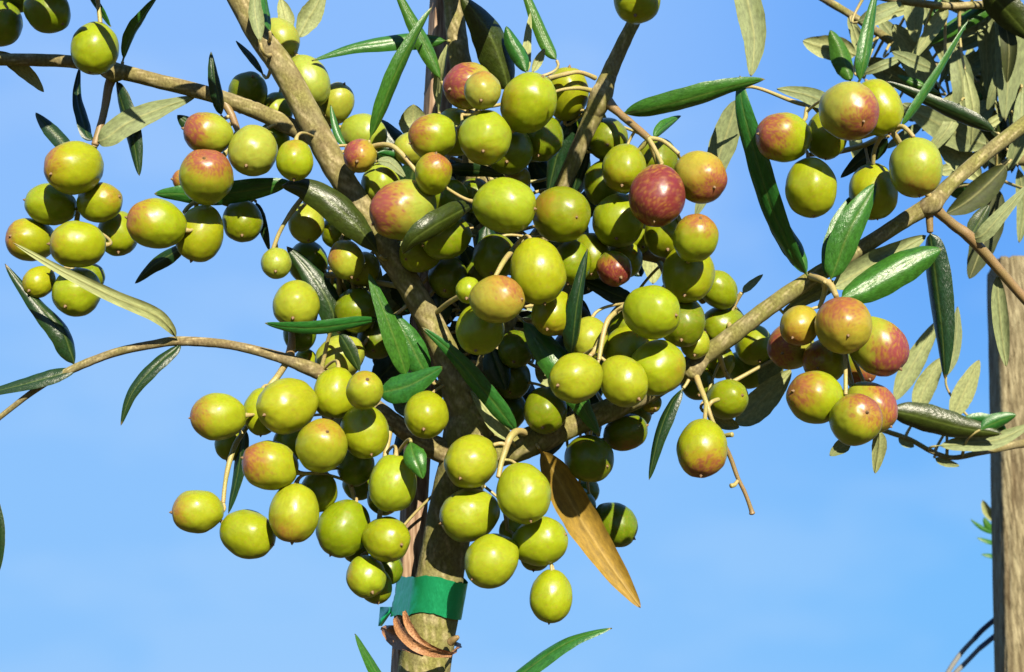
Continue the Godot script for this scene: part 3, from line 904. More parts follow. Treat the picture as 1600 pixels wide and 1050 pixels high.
func olives() -> void:
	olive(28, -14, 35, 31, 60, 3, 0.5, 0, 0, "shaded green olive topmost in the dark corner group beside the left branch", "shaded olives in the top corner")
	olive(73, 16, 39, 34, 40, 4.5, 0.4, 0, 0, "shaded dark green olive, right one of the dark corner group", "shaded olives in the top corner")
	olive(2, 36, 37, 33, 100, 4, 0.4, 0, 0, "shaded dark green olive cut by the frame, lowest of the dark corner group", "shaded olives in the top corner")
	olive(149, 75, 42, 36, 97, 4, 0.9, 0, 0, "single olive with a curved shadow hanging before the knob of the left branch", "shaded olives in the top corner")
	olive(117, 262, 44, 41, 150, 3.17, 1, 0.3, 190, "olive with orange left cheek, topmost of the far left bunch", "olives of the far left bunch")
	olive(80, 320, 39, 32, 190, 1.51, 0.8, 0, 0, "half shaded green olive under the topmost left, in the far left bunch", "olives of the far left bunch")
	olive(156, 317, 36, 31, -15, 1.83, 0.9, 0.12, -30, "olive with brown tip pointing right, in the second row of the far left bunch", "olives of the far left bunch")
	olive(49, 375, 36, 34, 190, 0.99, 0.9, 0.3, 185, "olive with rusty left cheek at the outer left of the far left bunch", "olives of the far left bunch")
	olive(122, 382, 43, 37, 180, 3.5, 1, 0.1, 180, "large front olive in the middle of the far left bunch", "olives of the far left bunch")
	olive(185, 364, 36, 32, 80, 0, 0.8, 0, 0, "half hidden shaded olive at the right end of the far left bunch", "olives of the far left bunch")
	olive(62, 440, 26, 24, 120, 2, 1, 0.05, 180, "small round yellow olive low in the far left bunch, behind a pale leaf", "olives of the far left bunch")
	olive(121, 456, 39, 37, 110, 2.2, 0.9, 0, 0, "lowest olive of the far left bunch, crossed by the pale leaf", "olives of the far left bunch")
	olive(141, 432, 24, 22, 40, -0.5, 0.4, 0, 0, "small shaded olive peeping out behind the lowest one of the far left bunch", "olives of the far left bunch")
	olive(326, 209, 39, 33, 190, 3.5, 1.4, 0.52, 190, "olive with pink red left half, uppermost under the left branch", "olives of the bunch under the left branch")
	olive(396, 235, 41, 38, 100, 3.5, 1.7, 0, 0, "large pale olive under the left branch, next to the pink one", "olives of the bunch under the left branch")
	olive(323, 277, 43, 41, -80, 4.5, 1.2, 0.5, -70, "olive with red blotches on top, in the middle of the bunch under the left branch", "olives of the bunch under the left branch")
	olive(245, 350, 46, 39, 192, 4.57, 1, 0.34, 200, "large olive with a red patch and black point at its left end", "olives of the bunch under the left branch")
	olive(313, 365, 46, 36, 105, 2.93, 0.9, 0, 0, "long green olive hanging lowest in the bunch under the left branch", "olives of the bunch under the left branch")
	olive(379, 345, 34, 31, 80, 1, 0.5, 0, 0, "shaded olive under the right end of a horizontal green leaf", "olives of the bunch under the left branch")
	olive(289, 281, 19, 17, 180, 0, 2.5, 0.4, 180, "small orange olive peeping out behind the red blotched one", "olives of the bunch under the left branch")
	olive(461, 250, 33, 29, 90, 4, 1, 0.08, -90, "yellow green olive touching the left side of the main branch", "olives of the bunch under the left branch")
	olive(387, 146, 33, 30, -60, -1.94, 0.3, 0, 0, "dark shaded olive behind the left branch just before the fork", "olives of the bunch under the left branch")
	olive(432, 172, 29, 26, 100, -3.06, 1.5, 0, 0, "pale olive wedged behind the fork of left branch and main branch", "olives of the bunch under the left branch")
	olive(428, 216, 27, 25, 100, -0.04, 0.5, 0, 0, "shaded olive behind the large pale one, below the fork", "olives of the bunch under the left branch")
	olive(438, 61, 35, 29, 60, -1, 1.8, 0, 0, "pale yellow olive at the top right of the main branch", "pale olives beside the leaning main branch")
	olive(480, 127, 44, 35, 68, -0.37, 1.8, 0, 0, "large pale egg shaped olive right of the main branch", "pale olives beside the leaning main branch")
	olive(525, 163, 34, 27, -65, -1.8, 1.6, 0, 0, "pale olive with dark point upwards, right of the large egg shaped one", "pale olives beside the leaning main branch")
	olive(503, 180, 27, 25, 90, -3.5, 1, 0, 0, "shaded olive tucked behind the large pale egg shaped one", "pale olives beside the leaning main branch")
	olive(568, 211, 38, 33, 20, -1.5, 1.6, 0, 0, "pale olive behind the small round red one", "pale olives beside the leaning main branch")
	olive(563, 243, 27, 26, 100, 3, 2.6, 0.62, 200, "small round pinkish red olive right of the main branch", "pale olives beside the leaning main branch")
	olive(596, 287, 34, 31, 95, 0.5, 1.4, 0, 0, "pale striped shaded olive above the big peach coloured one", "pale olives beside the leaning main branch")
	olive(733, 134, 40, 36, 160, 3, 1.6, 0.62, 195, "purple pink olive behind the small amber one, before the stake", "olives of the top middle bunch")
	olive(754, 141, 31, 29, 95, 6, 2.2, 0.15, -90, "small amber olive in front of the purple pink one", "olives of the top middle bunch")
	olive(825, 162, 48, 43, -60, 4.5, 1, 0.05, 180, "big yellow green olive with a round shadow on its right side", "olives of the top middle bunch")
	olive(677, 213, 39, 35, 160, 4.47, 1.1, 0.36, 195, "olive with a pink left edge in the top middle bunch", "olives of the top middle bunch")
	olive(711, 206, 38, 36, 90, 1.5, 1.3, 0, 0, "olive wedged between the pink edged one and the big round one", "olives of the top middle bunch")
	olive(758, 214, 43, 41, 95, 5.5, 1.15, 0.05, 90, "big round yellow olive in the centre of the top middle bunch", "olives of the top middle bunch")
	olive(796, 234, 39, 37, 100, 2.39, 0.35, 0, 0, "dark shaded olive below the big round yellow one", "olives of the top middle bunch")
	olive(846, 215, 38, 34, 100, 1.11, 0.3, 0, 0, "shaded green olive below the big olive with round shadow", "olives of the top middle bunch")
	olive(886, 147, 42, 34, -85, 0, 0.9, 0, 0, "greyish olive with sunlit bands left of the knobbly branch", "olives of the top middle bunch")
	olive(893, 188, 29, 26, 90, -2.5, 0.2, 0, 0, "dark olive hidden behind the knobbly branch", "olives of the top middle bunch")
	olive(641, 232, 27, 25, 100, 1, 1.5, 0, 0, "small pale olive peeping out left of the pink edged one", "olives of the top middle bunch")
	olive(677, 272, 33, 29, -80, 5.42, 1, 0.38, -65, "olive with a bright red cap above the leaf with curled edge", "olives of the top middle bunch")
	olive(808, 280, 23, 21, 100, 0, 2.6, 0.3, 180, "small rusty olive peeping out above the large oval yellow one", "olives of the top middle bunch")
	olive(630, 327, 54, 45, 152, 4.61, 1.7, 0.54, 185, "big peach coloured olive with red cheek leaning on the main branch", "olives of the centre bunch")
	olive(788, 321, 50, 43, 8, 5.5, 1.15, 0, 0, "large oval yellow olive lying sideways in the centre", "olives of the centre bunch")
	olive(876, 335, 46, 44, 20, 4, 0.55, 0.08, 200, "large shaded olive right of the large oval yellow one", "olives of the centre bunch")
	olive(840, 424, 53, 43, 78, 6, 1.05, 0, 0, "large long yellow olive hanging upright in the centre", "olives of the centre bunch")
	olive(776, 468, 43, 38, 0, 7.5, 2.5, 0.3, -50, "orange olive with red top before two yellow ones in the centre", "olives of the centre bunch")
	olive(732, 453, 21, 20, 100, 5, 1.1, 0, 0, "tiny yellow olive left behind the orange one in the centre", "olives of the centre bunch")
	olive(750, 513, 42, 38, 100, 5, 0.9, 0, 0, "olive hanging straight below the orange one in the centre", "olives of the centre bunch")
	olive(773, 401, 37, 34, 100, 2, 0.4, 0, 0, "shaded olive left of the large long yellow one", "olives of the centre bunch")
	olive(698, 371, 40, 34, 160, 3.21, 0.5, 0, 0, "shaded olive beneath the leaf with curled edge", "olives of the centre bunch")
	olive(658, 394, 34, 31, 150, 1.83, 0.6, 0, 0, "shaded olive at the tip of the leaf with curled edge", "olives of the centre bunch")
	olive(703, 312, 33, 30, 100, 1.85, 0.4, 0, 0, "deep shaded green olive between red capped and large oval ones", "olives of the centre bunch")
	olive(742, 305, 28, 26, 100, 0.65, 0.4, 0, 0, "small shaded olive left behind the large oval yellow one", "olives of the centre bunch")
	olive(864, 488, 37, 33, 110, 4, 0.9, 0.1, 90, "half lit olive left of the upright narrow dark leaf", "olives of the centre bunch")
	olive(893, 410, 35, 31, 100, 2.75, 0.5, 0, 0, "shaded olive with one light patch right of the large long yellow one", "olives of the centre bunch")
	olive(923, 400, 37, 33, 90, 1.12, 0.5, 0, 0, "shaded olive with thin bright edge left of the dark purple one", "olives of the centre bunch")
	olive(959, 419, 29, 27, 60, 3, 0.2, 0.85, 100, "small dark purple olive in deep shade", "olives of the centre bunch")
	olive(974, 404, 31, 29, 60, 0.15, 0.9, 0, 0, "green olive hidden behind the dark purple one", "olives of the centre bunch")
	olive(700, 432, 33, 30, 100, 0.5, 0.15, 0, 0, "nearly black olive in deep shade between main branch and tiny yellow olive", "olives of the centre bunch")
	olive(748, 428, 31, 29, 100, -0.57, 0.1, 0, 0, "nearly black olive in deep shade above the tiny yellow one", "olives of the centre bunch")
	olive(982, 508, 37, 34, 100, 0.37, 0.35, 0, 0, "dark olive behind the pale curved stalk, left of the big yellow one", "olives above and below the right branch base")
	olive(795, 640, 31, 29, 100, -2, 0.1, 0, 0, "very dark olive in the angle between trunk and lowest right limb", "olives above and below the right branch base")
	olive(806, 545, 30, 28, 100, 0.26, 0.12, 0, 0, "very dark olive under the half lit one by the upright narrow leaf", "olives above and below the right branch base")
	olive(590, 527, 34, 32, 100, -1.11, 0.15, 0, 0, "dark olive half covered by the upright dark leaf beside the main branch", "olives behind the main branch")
	olive(949, 217, 34, 33, 100, -0.37, 0.35, 0, 0, "shaded green olive right of the knobbly branch, above the mottled one", "olives around the dark red one")
	olive(975, 262, 39, 35, 100, 3, 0.8, 0.1, 120, "half lit olive left above the dark red one", "olives around the dark red one")
	olive(1025, 249, 37, 34, 100, 0, 0.3, 0, 0, "shaded olive behind the forked pale stalk", "olives around the dark red one")
	olive(1027, 305, 50, 44, 100, 5.5, 2.6, 1.4, 80, "big dark red speckled olive", "olives around the dark red one")
	olive(1093, 276, 43, 40, 50, 4, 2.5, 0.5, 45, "orange olive with red spot right of the dark red one", "olives around the dark red one")
	olive(1086, 373, 38, 35, -80, 5.5, 1.1, 0.36, -80, "round olive with red cap below the orange one", "olives around the dark red one")
	olive(1075, 427, 46, 41, 105, 3, 0.75, 0, 0, "large green olive just under the red capped round one", "olives around the dark red one")
	olive(1040, 366, 37, 34, 90, 1.5, 0.6, 0, 0, "shaded olive behind the dark red and the red capped ones", "olives around the dark red one")
	olive(966, 344, 43, 40, 100, 2, 0.8, 0, 0, "half shaded olive left below the dark red one", "olives around the dark red one")
	olive(941, 287, 36, 29, 90, 0, 0.4, 0, 0, "shaded green olive left behind the mottled one", "olives around the dark red one")
	olive(990, 366, 33, 30, 60, -1.02, 0.5, 0, 0, "shaded green olive hidden right behind the half shaded one", "olives around the dark red one")
	olive(1018, 487, 45, 42, 10, 6, 1.05, 0, 0, "big yellow olive below the large green one, with shadowed corner", "olives above and below the right branch base")
	olive(901, 590, 43, 39, 160, 7, 1.15, 0, 0, "bright yellow olive left of the pair on one pale curved stalk", "olives above and below the right branch base")
	olive(973, 595, 42, 37, 50, 5.85, 1.1, 0, 0, "yellow olive right of the pair on one pale curved stalk", "olives above and below the right branch base")
	olive(1028, 574, 46, 43, 150, 4.42, 1.05, 0.06, 20, "big yellow olive at the left end of the right branch", "olives above and below the right branch base")
	olive(986, 548, 46, 42, 150, 2.3, 0.9, 0, 0, "greenish olive wedged between three big yellow ones", "olives above and below the right branch base")
	olive(1066, 502, 40, 36, 100, 2.33, 0.25, 0, 0, "dark shaded olive right behind the big yellow one with shadowed corner", "olives above and below the right branch base")
	olive(1086, 536, 25, 23, 100, 1.1, 1.2, 0, 0, "small pale olive above the node of the right branch", "olives above and below the right branch base")
	olive(852, 640, 37, 34, 100, 1.5, 0.35, 0, 0, "dark olive with one bright stripe left below the bright yellow pair", "olives above and below the right branch base")
	olive(920, 716, 39, 36, 20, 0, 0.3, 0, 0, "shaded green olive below the brown branch stub", "olives above and below the right branch base")
	olive(977, 676, 36, 28, -20, -1.05, 0.25, 0.15, 90, "dark brownish olive below the lowest right limb", "olives above and below the right branch base")
	olive(981, 645, 38, 28, 0, -2.78, 0.35, 0, 0, "shaded olive squeezed under the pair of bright yellow ones", "olives above and below the right branch base")
	olive(960, 819, 38, 33, 35, -4.5, 0.25, 0, 0, "dark green olive beside the tip half of the yellow leaf", "olives above and below the right branch base")
	olive(903, 792, 31, 29, 100, -4.84, 0.25, 0, 0, "dark olive half hidden behind the yellow leaf", "olives above and below the right branch base")
	olive(917, 766, 21, 20, 100, -6.16, 0.3, 0, 0, "small dark olive above the half hidden one by the yellow leaf", "olives above and below the right branch base")
	olive(920, 529, 35, 31, 100, 3.06, 1.4, 0, 0, "pale sunlit olive right of the upright narrow dark leaf", "olives above and below the right branch base")
	olive(1017, 628, 17, 16, 60, -1.14, 0.6, 0.2, 100, "tiny olive under the left end of the right branch", "olives above and below the right branch base")
	olive(800, 592, 32, 30, 100, -1, 0.15, 0, 0, "very dark olive in the deep shade behind the trunk fork", "olives above and below the right branch base")
	olive(1123, 453, 33, 28, 225, -1, 0.62, 0, 0, "grey green olive with dark point, uppermost behind the right branch", "olives behind the right branch")
	olive(1129, 509, 36, 32, 160, -2, 0.55, 0, 0, "grey green olive just above the right branch", "olives behind the right branch")
	olive(1178, 538, 33, 30, 80, -3.5, 0.75, 0, 0, "pale green olive just under the right branch near the rusty ones", "olives behind the right branch")
	olive(1120, 562, 29, 27, 60, -3.08, 0.5, 0, 0, "dark green olive under the right branch", "olives behind the right branch")
	olive(1164, 578, 33, 27, 40, -5, 0.6, 0, 0, "oval grey green olive low behind the right branch", "olives behind the right branch")
	olive(1135, 624, 33, 31, -20, 0, 0.6, 0, 0, "grey green olive with light band behind the thin forked stalk", "olives behind the right branch")
	olive(1089, 597, 28, 26, 90, -2.42, 0.2, 0, 0, "dark olive behind the thin forked stalk", "olives behind the right branch")
	olive(1097, 700, 46, 40, 97, 4.5, 0.95, 0.42, 80, "single hanging olive with brown red lower half beside a bare stalk", "olives behind the right branch")
	olive(1224, 215, 44, 39, 185, 3, 1.05, 0.5, 190, "olive with red left end, leftmost of the upper right bunch", "olives of the upper right bunch")
	olive(1325, 173, 47, 45, 60, 5, 2.3, 0.52, 35, "big orange olive with red side, topmost of the upper right bunch", "olives of the upper right bunch")
	olive(1372, 168, 46, 36, 70, 3, 1.05, 0, 0, "yellow olive right behind the big orange one", "olives of the upper right bunch")
	olive(1291, 210, 40, 32, 95, 1.5, 0.7, 0, 0, "shaded olive below the big orange one", "olives of the upper right bunch")
	olive(1267, 293, 47, 40, 88, 3, 0.9, 0, 0, "oval green yellow olive, lower left of the upper right bunch", "olives of the upper right bunch")
	olive(1364, 299, 45, 37, 85, 1.5, 1, 0, 0, "yellow olive behind the upright glossy leaf", "olives of the upper right bunch")
	olive(1431, 261, 48, 41, 88, 4, 1.5, 0.14, 90, "long amber yellow olive hanging before the right branch", "olives of the upper right bunch")
	olive(1250, 508, 33, 30, 130, 3.5, 2.7, 0.25, 120, "small orange olive at the left of the blushed bunch", "blushed olives under the right branch")
	olive(1236, 540, 38, 36, 150, 0.53, 2.2, 0.5, 180, "rusty half shaded olive at the outer left of the blushed bunch", "blushed olives under the right branch")
	olive(1317, 507, 45, 44, 100, 5, 2.6, 0.4, -110, "big orange olive topmost in the blushed bunch", "blushed olives under the right branch")
	olive(1371, 541, 50, 43, 48, 3.5, 1.5, 0.66, 30, "olive with red right half and a dark scratch in the blushed bunch", "blushed olives under the right branch")
	olive(1289, 564, 36, 34, 150, 1.97, 1, 0.35, 190, "shaded olive with reddish side in the middle of the blushed bunch", "blushed olives under the right branch")
	olive(1343, 574, 28, 26, 60, -0.5, 0.5, 0.5, 90, "dark reddish olive hidden behind the scratched one", "blushed olives under the right branch")
	olive(1275, 621, 46, 41, 195, 4.47, 1, 0.36, 205, "olive with pink upper left edge, lower left of the blushed bunch", "blushed olives under the right branch")
	olive(1361, 635, 43, 37, 50, 3, 1.5, 0.5, -20, "olive with rosy upper right, behind the lowest blushed one", "blushed olives under the right branch")
	olive(1336, 656, 41, 40, -60, 6.03, 1.2, 0.44, -55, "lowest olive of the blushed bunch, with a pink ring at its stalk", "blushed olives under the right branch")
	olive(479, 348, 32, 28, 80, 0, 1.5, 0, 0, "pale olive with a half moon shadow below the dark blade leaf", "olives behind the main branch")
	olive(432, 411, 25, 24, 80, 2, 1.6, 0, 0, "small round yellow olive on a pale curved stalk", "olives behind the main branch")
	olive(481, 409, 34, 32, 80, -1.5, 0.3, 0, 0, "dark shaded olive right behind the small round yellow one", "olives behind the main branch")
	olive(463, 475, 38, 36, 90, 2.5, 1.3, 0, 0, "round olive with a lens shaped shadow on top", "olives behind the main branch")
	olive(541, 406, 32, 28, 70, 1.24, 1.4, 0.2, 200, "olive with a sunlit pinkish shoulder left of the main branch", "olives behind the main branch")
	olive(568, 420, 28, 26, 110, -0.24, 0.9, 0, 0, "shaded olive touching the main branch below the dark blade leaf", "olives behind the main branch")
	olive(557, 484, 36, 34, 100, 0.11, 0.35, 0, 0, "large dark shaded olive left of the upright dark leaf", "olives behind the main branch")
	olive(527, 362, 27, 25, 80, -1, 0.5, 0, 0, "shaded olive under the middle of the dark blade leaf", "olives behind the main branch")
	olive(532, 558, 40, 34, 150, 0.41, 1.6, 0, 0, "pale olive crossed by dark leaf shadows above the lower left branch", "olives behind the main branch")
	olive(478, 562, 18, 17, 90, -1.5, 1, 0, 0, "tiny olive behind the lower left branch", "olives behind the main branch")
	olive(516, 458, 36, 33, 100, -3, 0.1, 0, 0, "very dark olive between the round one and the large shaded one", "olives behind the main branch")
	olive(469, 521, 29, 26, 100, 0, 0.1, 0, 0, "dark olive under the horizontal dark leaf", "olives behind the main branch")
	olive(342, 651, 43, 37, 178, 4, 1.15, 0.3, 185, "yellow olive with pink left end, outermost at the upper left of the lower bunch", "olives of the lower left bunch")
	olive(409, 643, 37, 29, 90, 2.5, 0.95, 0, 0, "narrow green olive between the pink ended one and the big oval one", "olives of the lower left bunch")
	olive(450, 634, 47, 43, 158, 5, 1.1, 0, 0, "big oval yellow olive topmost in the lower left bunch", "olives of the lower left bunch")
	olive(524, 614, 41, 35, 95, 3.5, 1.05, 0, 0, "yellow olive left of the small ball shaped one", "olives of the lower left bunch")
	olive(570, 611, 31, 29, -70, 6.5, 1.2, 0.08, -90, "small ball shaped olive sitting on the egg shaped one", "olives of the lower left bunch")
	olive(570, 673, 43, 38, 70, 4.42, 0.9, 0, 0, "egg shaped green olive under the small ball shaped one", "olives of the lower left bunch")
	olive(502, 697, 43, 40, -60, 5.58, 1.2, 0.16, -70, "round amber tipped olive in the middle of the lower left bunch", "olives of the lower left bunch")
	olive(423, 727, 45, 38, 197, 5, 1.15, 0.38, 195, "olive with orange pink left cheek in the lower left bunch", "olives of the lower left bunch")
	olive(455, 690, 30, 28, 100, 2, 0.7, 0, 0, "shaded olive hidden behind the middle of the lower left bunch", "olives of the lower left bunch")
	olive(362, 690, 30, 25, 100, 1, 0.5, 0, 0, "shaded olive under the pink ended one", "olives of the lower left bunch")
	olive(498, 767, 33, 29, 90, 2.75, 0.5, 0, 0, "shaded olive right of the rusty footed long one", "olives of the lower left bunch")
	olive(460, 801, 47, 39, 92, 5, 1.15, 0.2, 115, "long yellow olive with a rusty foot", "olives of the lower left bunch")
	olive(309, 799, 40, 34, 180, 4, 1.15, 0.22, 185, "yellow olive farthest left in the lower left bunch", "olives of the lower left bunch")
	olive(387, 834, 45, 37, 20, 4, 0.85, 0, 0, "half shaded oval olive between the farthest left and the rusty footed one", "olives of the lower left bunch")
	olive(537, 825, 46, 41, 115, 3.19, 0.6, 0, 0, "large dark green olive with shaded top, low in the bunch", "olives of the lower left bunch")
	olive(603, 842, 38, 35, 10, 4.06, 0.85, 0, 0, "round olive with bright window patch beside the stake", "olives of the lower left bunch")
	olive(614, 755, 45, 38, 95, 4.3, 1.15, 0, 0, "yellow olive split by a straight leaf shadow", "olives of the lower left bunch")
	olive(572, 900, 33, 31, 60, 3.6, 1.1, 0.05, 180, "small yellow olive left of the green tape", "olives of the lower left bunch")
	olive(666, 647, 37, 35, 95, 3.6, 0.9, 0, 0, "green olive under the bright leaf before the trunk", "olives of the lower left bunch")
	olive(556, 727, 32, 29, 100, 2, 0.3, 0, 0, "dark olive between the egg shaped and the split shadow ones", "olives of the lower left bunch")
	olive(562, 753, 28, 26, 100, -0.5, 0.3, 0, 0, "dark olive low behind the shaded ones near the stake", "olives of the lower left bunch")
	olive(601, 776, 28, 27, 100, 2, 0.4, 0, 0, "shaded olive under the one split by a leaf shadow", "olives of the lower left bunch")
	olive(588, 915, 28, 25, 80, 1.52, 0.4, 0, 0, "dark olive below the small yellow one by the tape", "olives of the lower left bunch")
	olive(607, 888, 25, 23, 80, 0.28, 0.2, 0, 0, "dark olive between the small yellow one and the tape", "olives of the lower left bunch")
	olive(556, 855, 24, 22, 80, 1.5, 0.2, 0, 0, "dark olive behind the large dark green one", "olives of the lower left bunch")
	olive(737, 720, 43, 40, 125, 3.3, 1.15, 0, 0, "yellow olive uppermost of the bunch beside the trunk", "olives of the bunch beside the trunk")
	olive(818, 770, 48, 43, 75, 4.6, 1.15, 0, 0, "large yellow olive with a dark point below, right of the trunk", "olives of the bunch beside the trunk")
	olive(734, 804, 48, 41, 165, 2.78, 1.15, 0, 0, "wide yellow olive in front of the trunk", "olives of the bunch beside the trunk")
	olive(769, 875, 45, 40, 140, 3.82, 1.1, 0, 0, "yellow olive just above the right end of the green tape", "olives of the bunch beside the trunk")
	olive(843, 846, 44, 38, -18, 3, 1.05, 0, 0, "yellow olive below the large one, beside the yellow leaf", "olives of the bunch beside the trunk")
	olive(861, 931, 41, 34, 95, 3.4, 1, 0, 0, "lowest olive hanging alone, its left half in shadow", "olives of the bunch beside the trunk")
	olive(801, 828, 22, 21, 100, 1.4, 1, 0, 0, "small olive in the gap between four yellow ones", "olives of the bunch beside the trunk")
	olive(838, 862, 30, 26, 100, 1, 0.4, 0, 0, "dark olive peeping out below the lowest pair", "olives of the bunch beside the trunk")
	olive(996, -2, 40, 36, 100, 3, 0.8, 0, 0, "olive cut by the top edge, on the knobbly branch", "olives at the top edge")


func tree_leaves() -> void:
	var t := olive_tree
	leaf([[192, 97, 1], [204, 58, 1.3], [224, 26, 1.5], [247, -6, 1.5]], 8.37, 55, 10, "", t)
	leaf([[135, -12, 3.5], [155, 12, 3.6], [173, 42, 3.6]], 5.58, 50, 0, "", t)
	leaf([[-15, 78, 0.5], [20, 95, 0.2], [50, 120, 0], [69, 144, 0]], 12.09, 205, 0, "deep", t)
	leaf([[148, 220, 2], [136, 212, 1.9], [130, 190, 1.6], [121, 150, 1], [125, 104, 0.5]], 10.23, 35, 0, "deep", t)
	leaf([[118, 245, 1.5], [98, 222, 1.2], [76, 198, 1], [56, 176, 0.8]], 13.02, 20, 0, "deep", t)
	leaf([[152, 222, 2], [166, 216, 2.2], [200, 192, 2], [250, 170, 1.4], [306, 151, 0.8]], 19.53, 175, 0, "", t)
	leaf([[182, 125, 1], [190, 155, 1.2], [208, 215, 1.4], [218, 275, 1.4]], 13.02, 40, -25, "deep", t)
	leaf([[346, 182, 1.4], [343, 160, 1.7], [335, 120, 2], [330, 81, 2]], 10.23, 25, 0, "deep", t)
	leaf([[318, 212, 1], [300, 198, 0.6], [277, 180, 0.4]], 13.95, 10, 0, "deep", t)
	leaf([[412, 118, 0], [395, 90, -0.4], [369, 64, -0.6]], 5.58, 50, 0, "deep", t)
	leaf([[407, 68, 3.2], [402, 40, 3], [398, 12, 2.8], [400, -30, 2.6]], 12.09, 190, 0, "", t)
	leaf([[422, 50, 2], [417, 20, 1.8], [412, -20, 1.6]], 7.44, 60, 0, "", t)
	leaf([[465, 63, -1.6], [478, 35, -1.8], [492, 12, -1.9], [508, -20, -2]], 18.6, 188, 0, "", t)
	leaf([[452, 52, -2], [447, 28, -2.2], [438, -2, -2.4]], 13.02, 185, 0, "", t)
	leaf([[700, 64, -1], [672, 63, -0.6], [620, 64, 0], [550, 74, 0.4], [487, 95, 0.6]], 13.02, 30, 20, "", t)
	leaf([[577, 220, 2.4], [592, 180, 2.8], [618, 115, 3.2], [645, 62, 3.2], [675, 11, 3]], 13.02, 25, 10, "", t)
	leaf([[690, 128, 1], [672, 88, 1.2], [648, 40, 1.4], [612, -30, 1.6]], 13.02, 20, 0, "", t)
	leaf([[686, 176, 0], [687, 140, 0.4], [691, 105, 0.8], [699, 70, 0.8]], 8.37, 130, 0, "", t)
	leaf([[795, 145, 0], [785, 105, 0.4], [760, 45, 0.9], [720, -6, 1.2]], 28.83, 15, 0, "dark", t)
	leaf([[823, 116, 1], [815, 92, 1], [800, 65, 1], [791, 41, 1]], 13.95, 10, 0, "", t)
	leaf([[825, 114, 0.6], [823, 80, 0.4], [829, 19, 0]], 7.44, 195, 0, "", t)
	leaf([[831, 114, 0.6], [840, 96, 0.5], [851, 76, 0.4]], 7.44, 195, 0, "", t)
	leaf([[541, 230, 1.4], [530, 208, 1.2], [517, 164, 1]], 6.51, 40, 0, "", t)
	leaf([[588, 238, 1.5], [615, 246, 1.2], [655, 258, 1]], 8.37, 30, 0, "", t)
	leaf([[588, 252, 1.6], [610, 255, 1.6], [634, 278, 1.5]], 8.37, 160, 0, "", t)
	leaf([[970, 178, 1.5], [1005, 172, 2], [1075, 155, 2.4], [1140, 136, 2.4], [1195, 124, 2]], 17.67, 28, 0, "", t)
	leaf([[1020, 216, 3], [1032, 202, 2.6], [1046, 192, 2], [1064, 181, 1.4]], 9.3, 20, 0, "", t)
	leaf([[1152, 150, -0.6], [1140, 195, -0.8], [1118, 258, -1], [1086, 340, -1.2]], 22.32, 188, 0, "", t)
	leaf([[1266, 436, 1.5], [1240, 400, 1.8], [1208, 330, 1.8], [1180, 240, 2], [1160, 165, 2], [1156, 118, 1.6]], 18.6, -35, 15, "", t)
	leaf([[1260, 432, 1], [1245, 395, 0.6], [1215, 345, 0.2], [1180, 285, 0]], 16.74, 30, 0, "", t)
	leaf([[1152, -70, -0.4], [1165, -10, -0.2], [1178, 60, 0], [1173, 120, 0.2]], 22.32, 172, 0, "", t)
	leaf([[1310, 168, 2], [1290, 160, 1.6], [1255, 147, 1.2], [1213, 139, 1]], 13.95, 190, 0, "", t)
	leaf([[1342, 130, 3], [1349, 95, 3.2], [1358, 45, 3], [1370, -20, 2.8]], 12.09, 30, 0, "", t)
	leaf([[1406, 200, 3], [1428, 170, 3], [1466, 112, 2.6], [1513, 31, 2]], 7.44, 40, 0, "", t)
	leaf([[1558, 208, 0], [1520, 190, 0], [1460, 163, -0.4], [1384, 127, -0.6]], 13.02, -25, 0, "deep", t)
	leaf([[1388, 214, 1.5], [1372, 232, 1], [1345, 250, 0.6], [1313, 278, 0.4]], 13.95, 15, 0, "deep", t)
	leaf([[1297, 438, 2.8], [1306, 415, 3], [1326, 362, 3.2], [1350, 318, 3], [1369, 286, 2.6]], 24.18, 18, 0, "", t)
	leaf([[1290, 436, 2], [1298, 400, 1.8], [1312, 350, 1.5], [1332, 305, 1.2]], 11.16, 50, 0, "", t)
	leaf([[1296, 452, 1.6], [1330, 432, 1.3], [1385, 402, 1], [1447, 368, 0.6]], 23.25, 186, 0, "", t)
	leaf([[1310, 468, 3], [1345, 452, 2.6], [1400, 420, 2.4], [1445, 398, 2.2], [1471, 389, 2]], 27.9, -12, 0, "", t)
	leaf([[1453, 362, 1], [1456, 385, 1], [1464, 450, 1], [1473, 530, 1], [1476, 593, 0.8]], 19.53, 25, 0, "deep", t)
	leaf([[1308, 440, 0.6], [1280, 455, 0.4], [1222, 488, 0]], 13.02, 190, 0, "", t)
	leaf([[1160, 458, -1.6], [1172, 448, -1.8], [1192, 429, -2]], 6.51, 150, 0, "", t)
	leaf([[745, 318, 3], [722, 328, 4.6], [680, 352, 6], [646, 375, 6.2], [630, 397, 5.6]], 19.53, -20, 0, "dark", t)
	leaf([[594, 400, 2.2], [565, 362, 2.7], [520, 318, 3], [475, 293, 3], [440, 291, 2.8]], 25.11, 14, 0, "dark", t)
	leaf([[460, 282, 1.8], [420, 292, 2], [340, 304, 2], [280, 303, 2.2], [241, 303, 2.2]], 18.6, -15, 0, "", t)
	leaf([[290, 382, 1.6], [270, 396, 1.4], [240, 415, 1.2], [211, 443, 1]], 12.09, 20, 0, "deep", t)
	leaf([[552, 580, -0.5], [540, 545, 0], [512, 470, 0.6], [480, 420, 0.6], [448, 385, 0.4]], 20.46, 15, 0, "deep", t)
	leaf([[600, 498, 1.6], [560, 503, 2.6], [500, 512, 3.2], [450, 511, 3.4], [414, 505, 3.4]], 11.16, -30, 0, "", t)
	leaf([[636, 592, 1.8], [625, 555, 2.2], [605, 500, 2.6], [576, 427, 2.8]], 17.67, 20, 0, "", t)
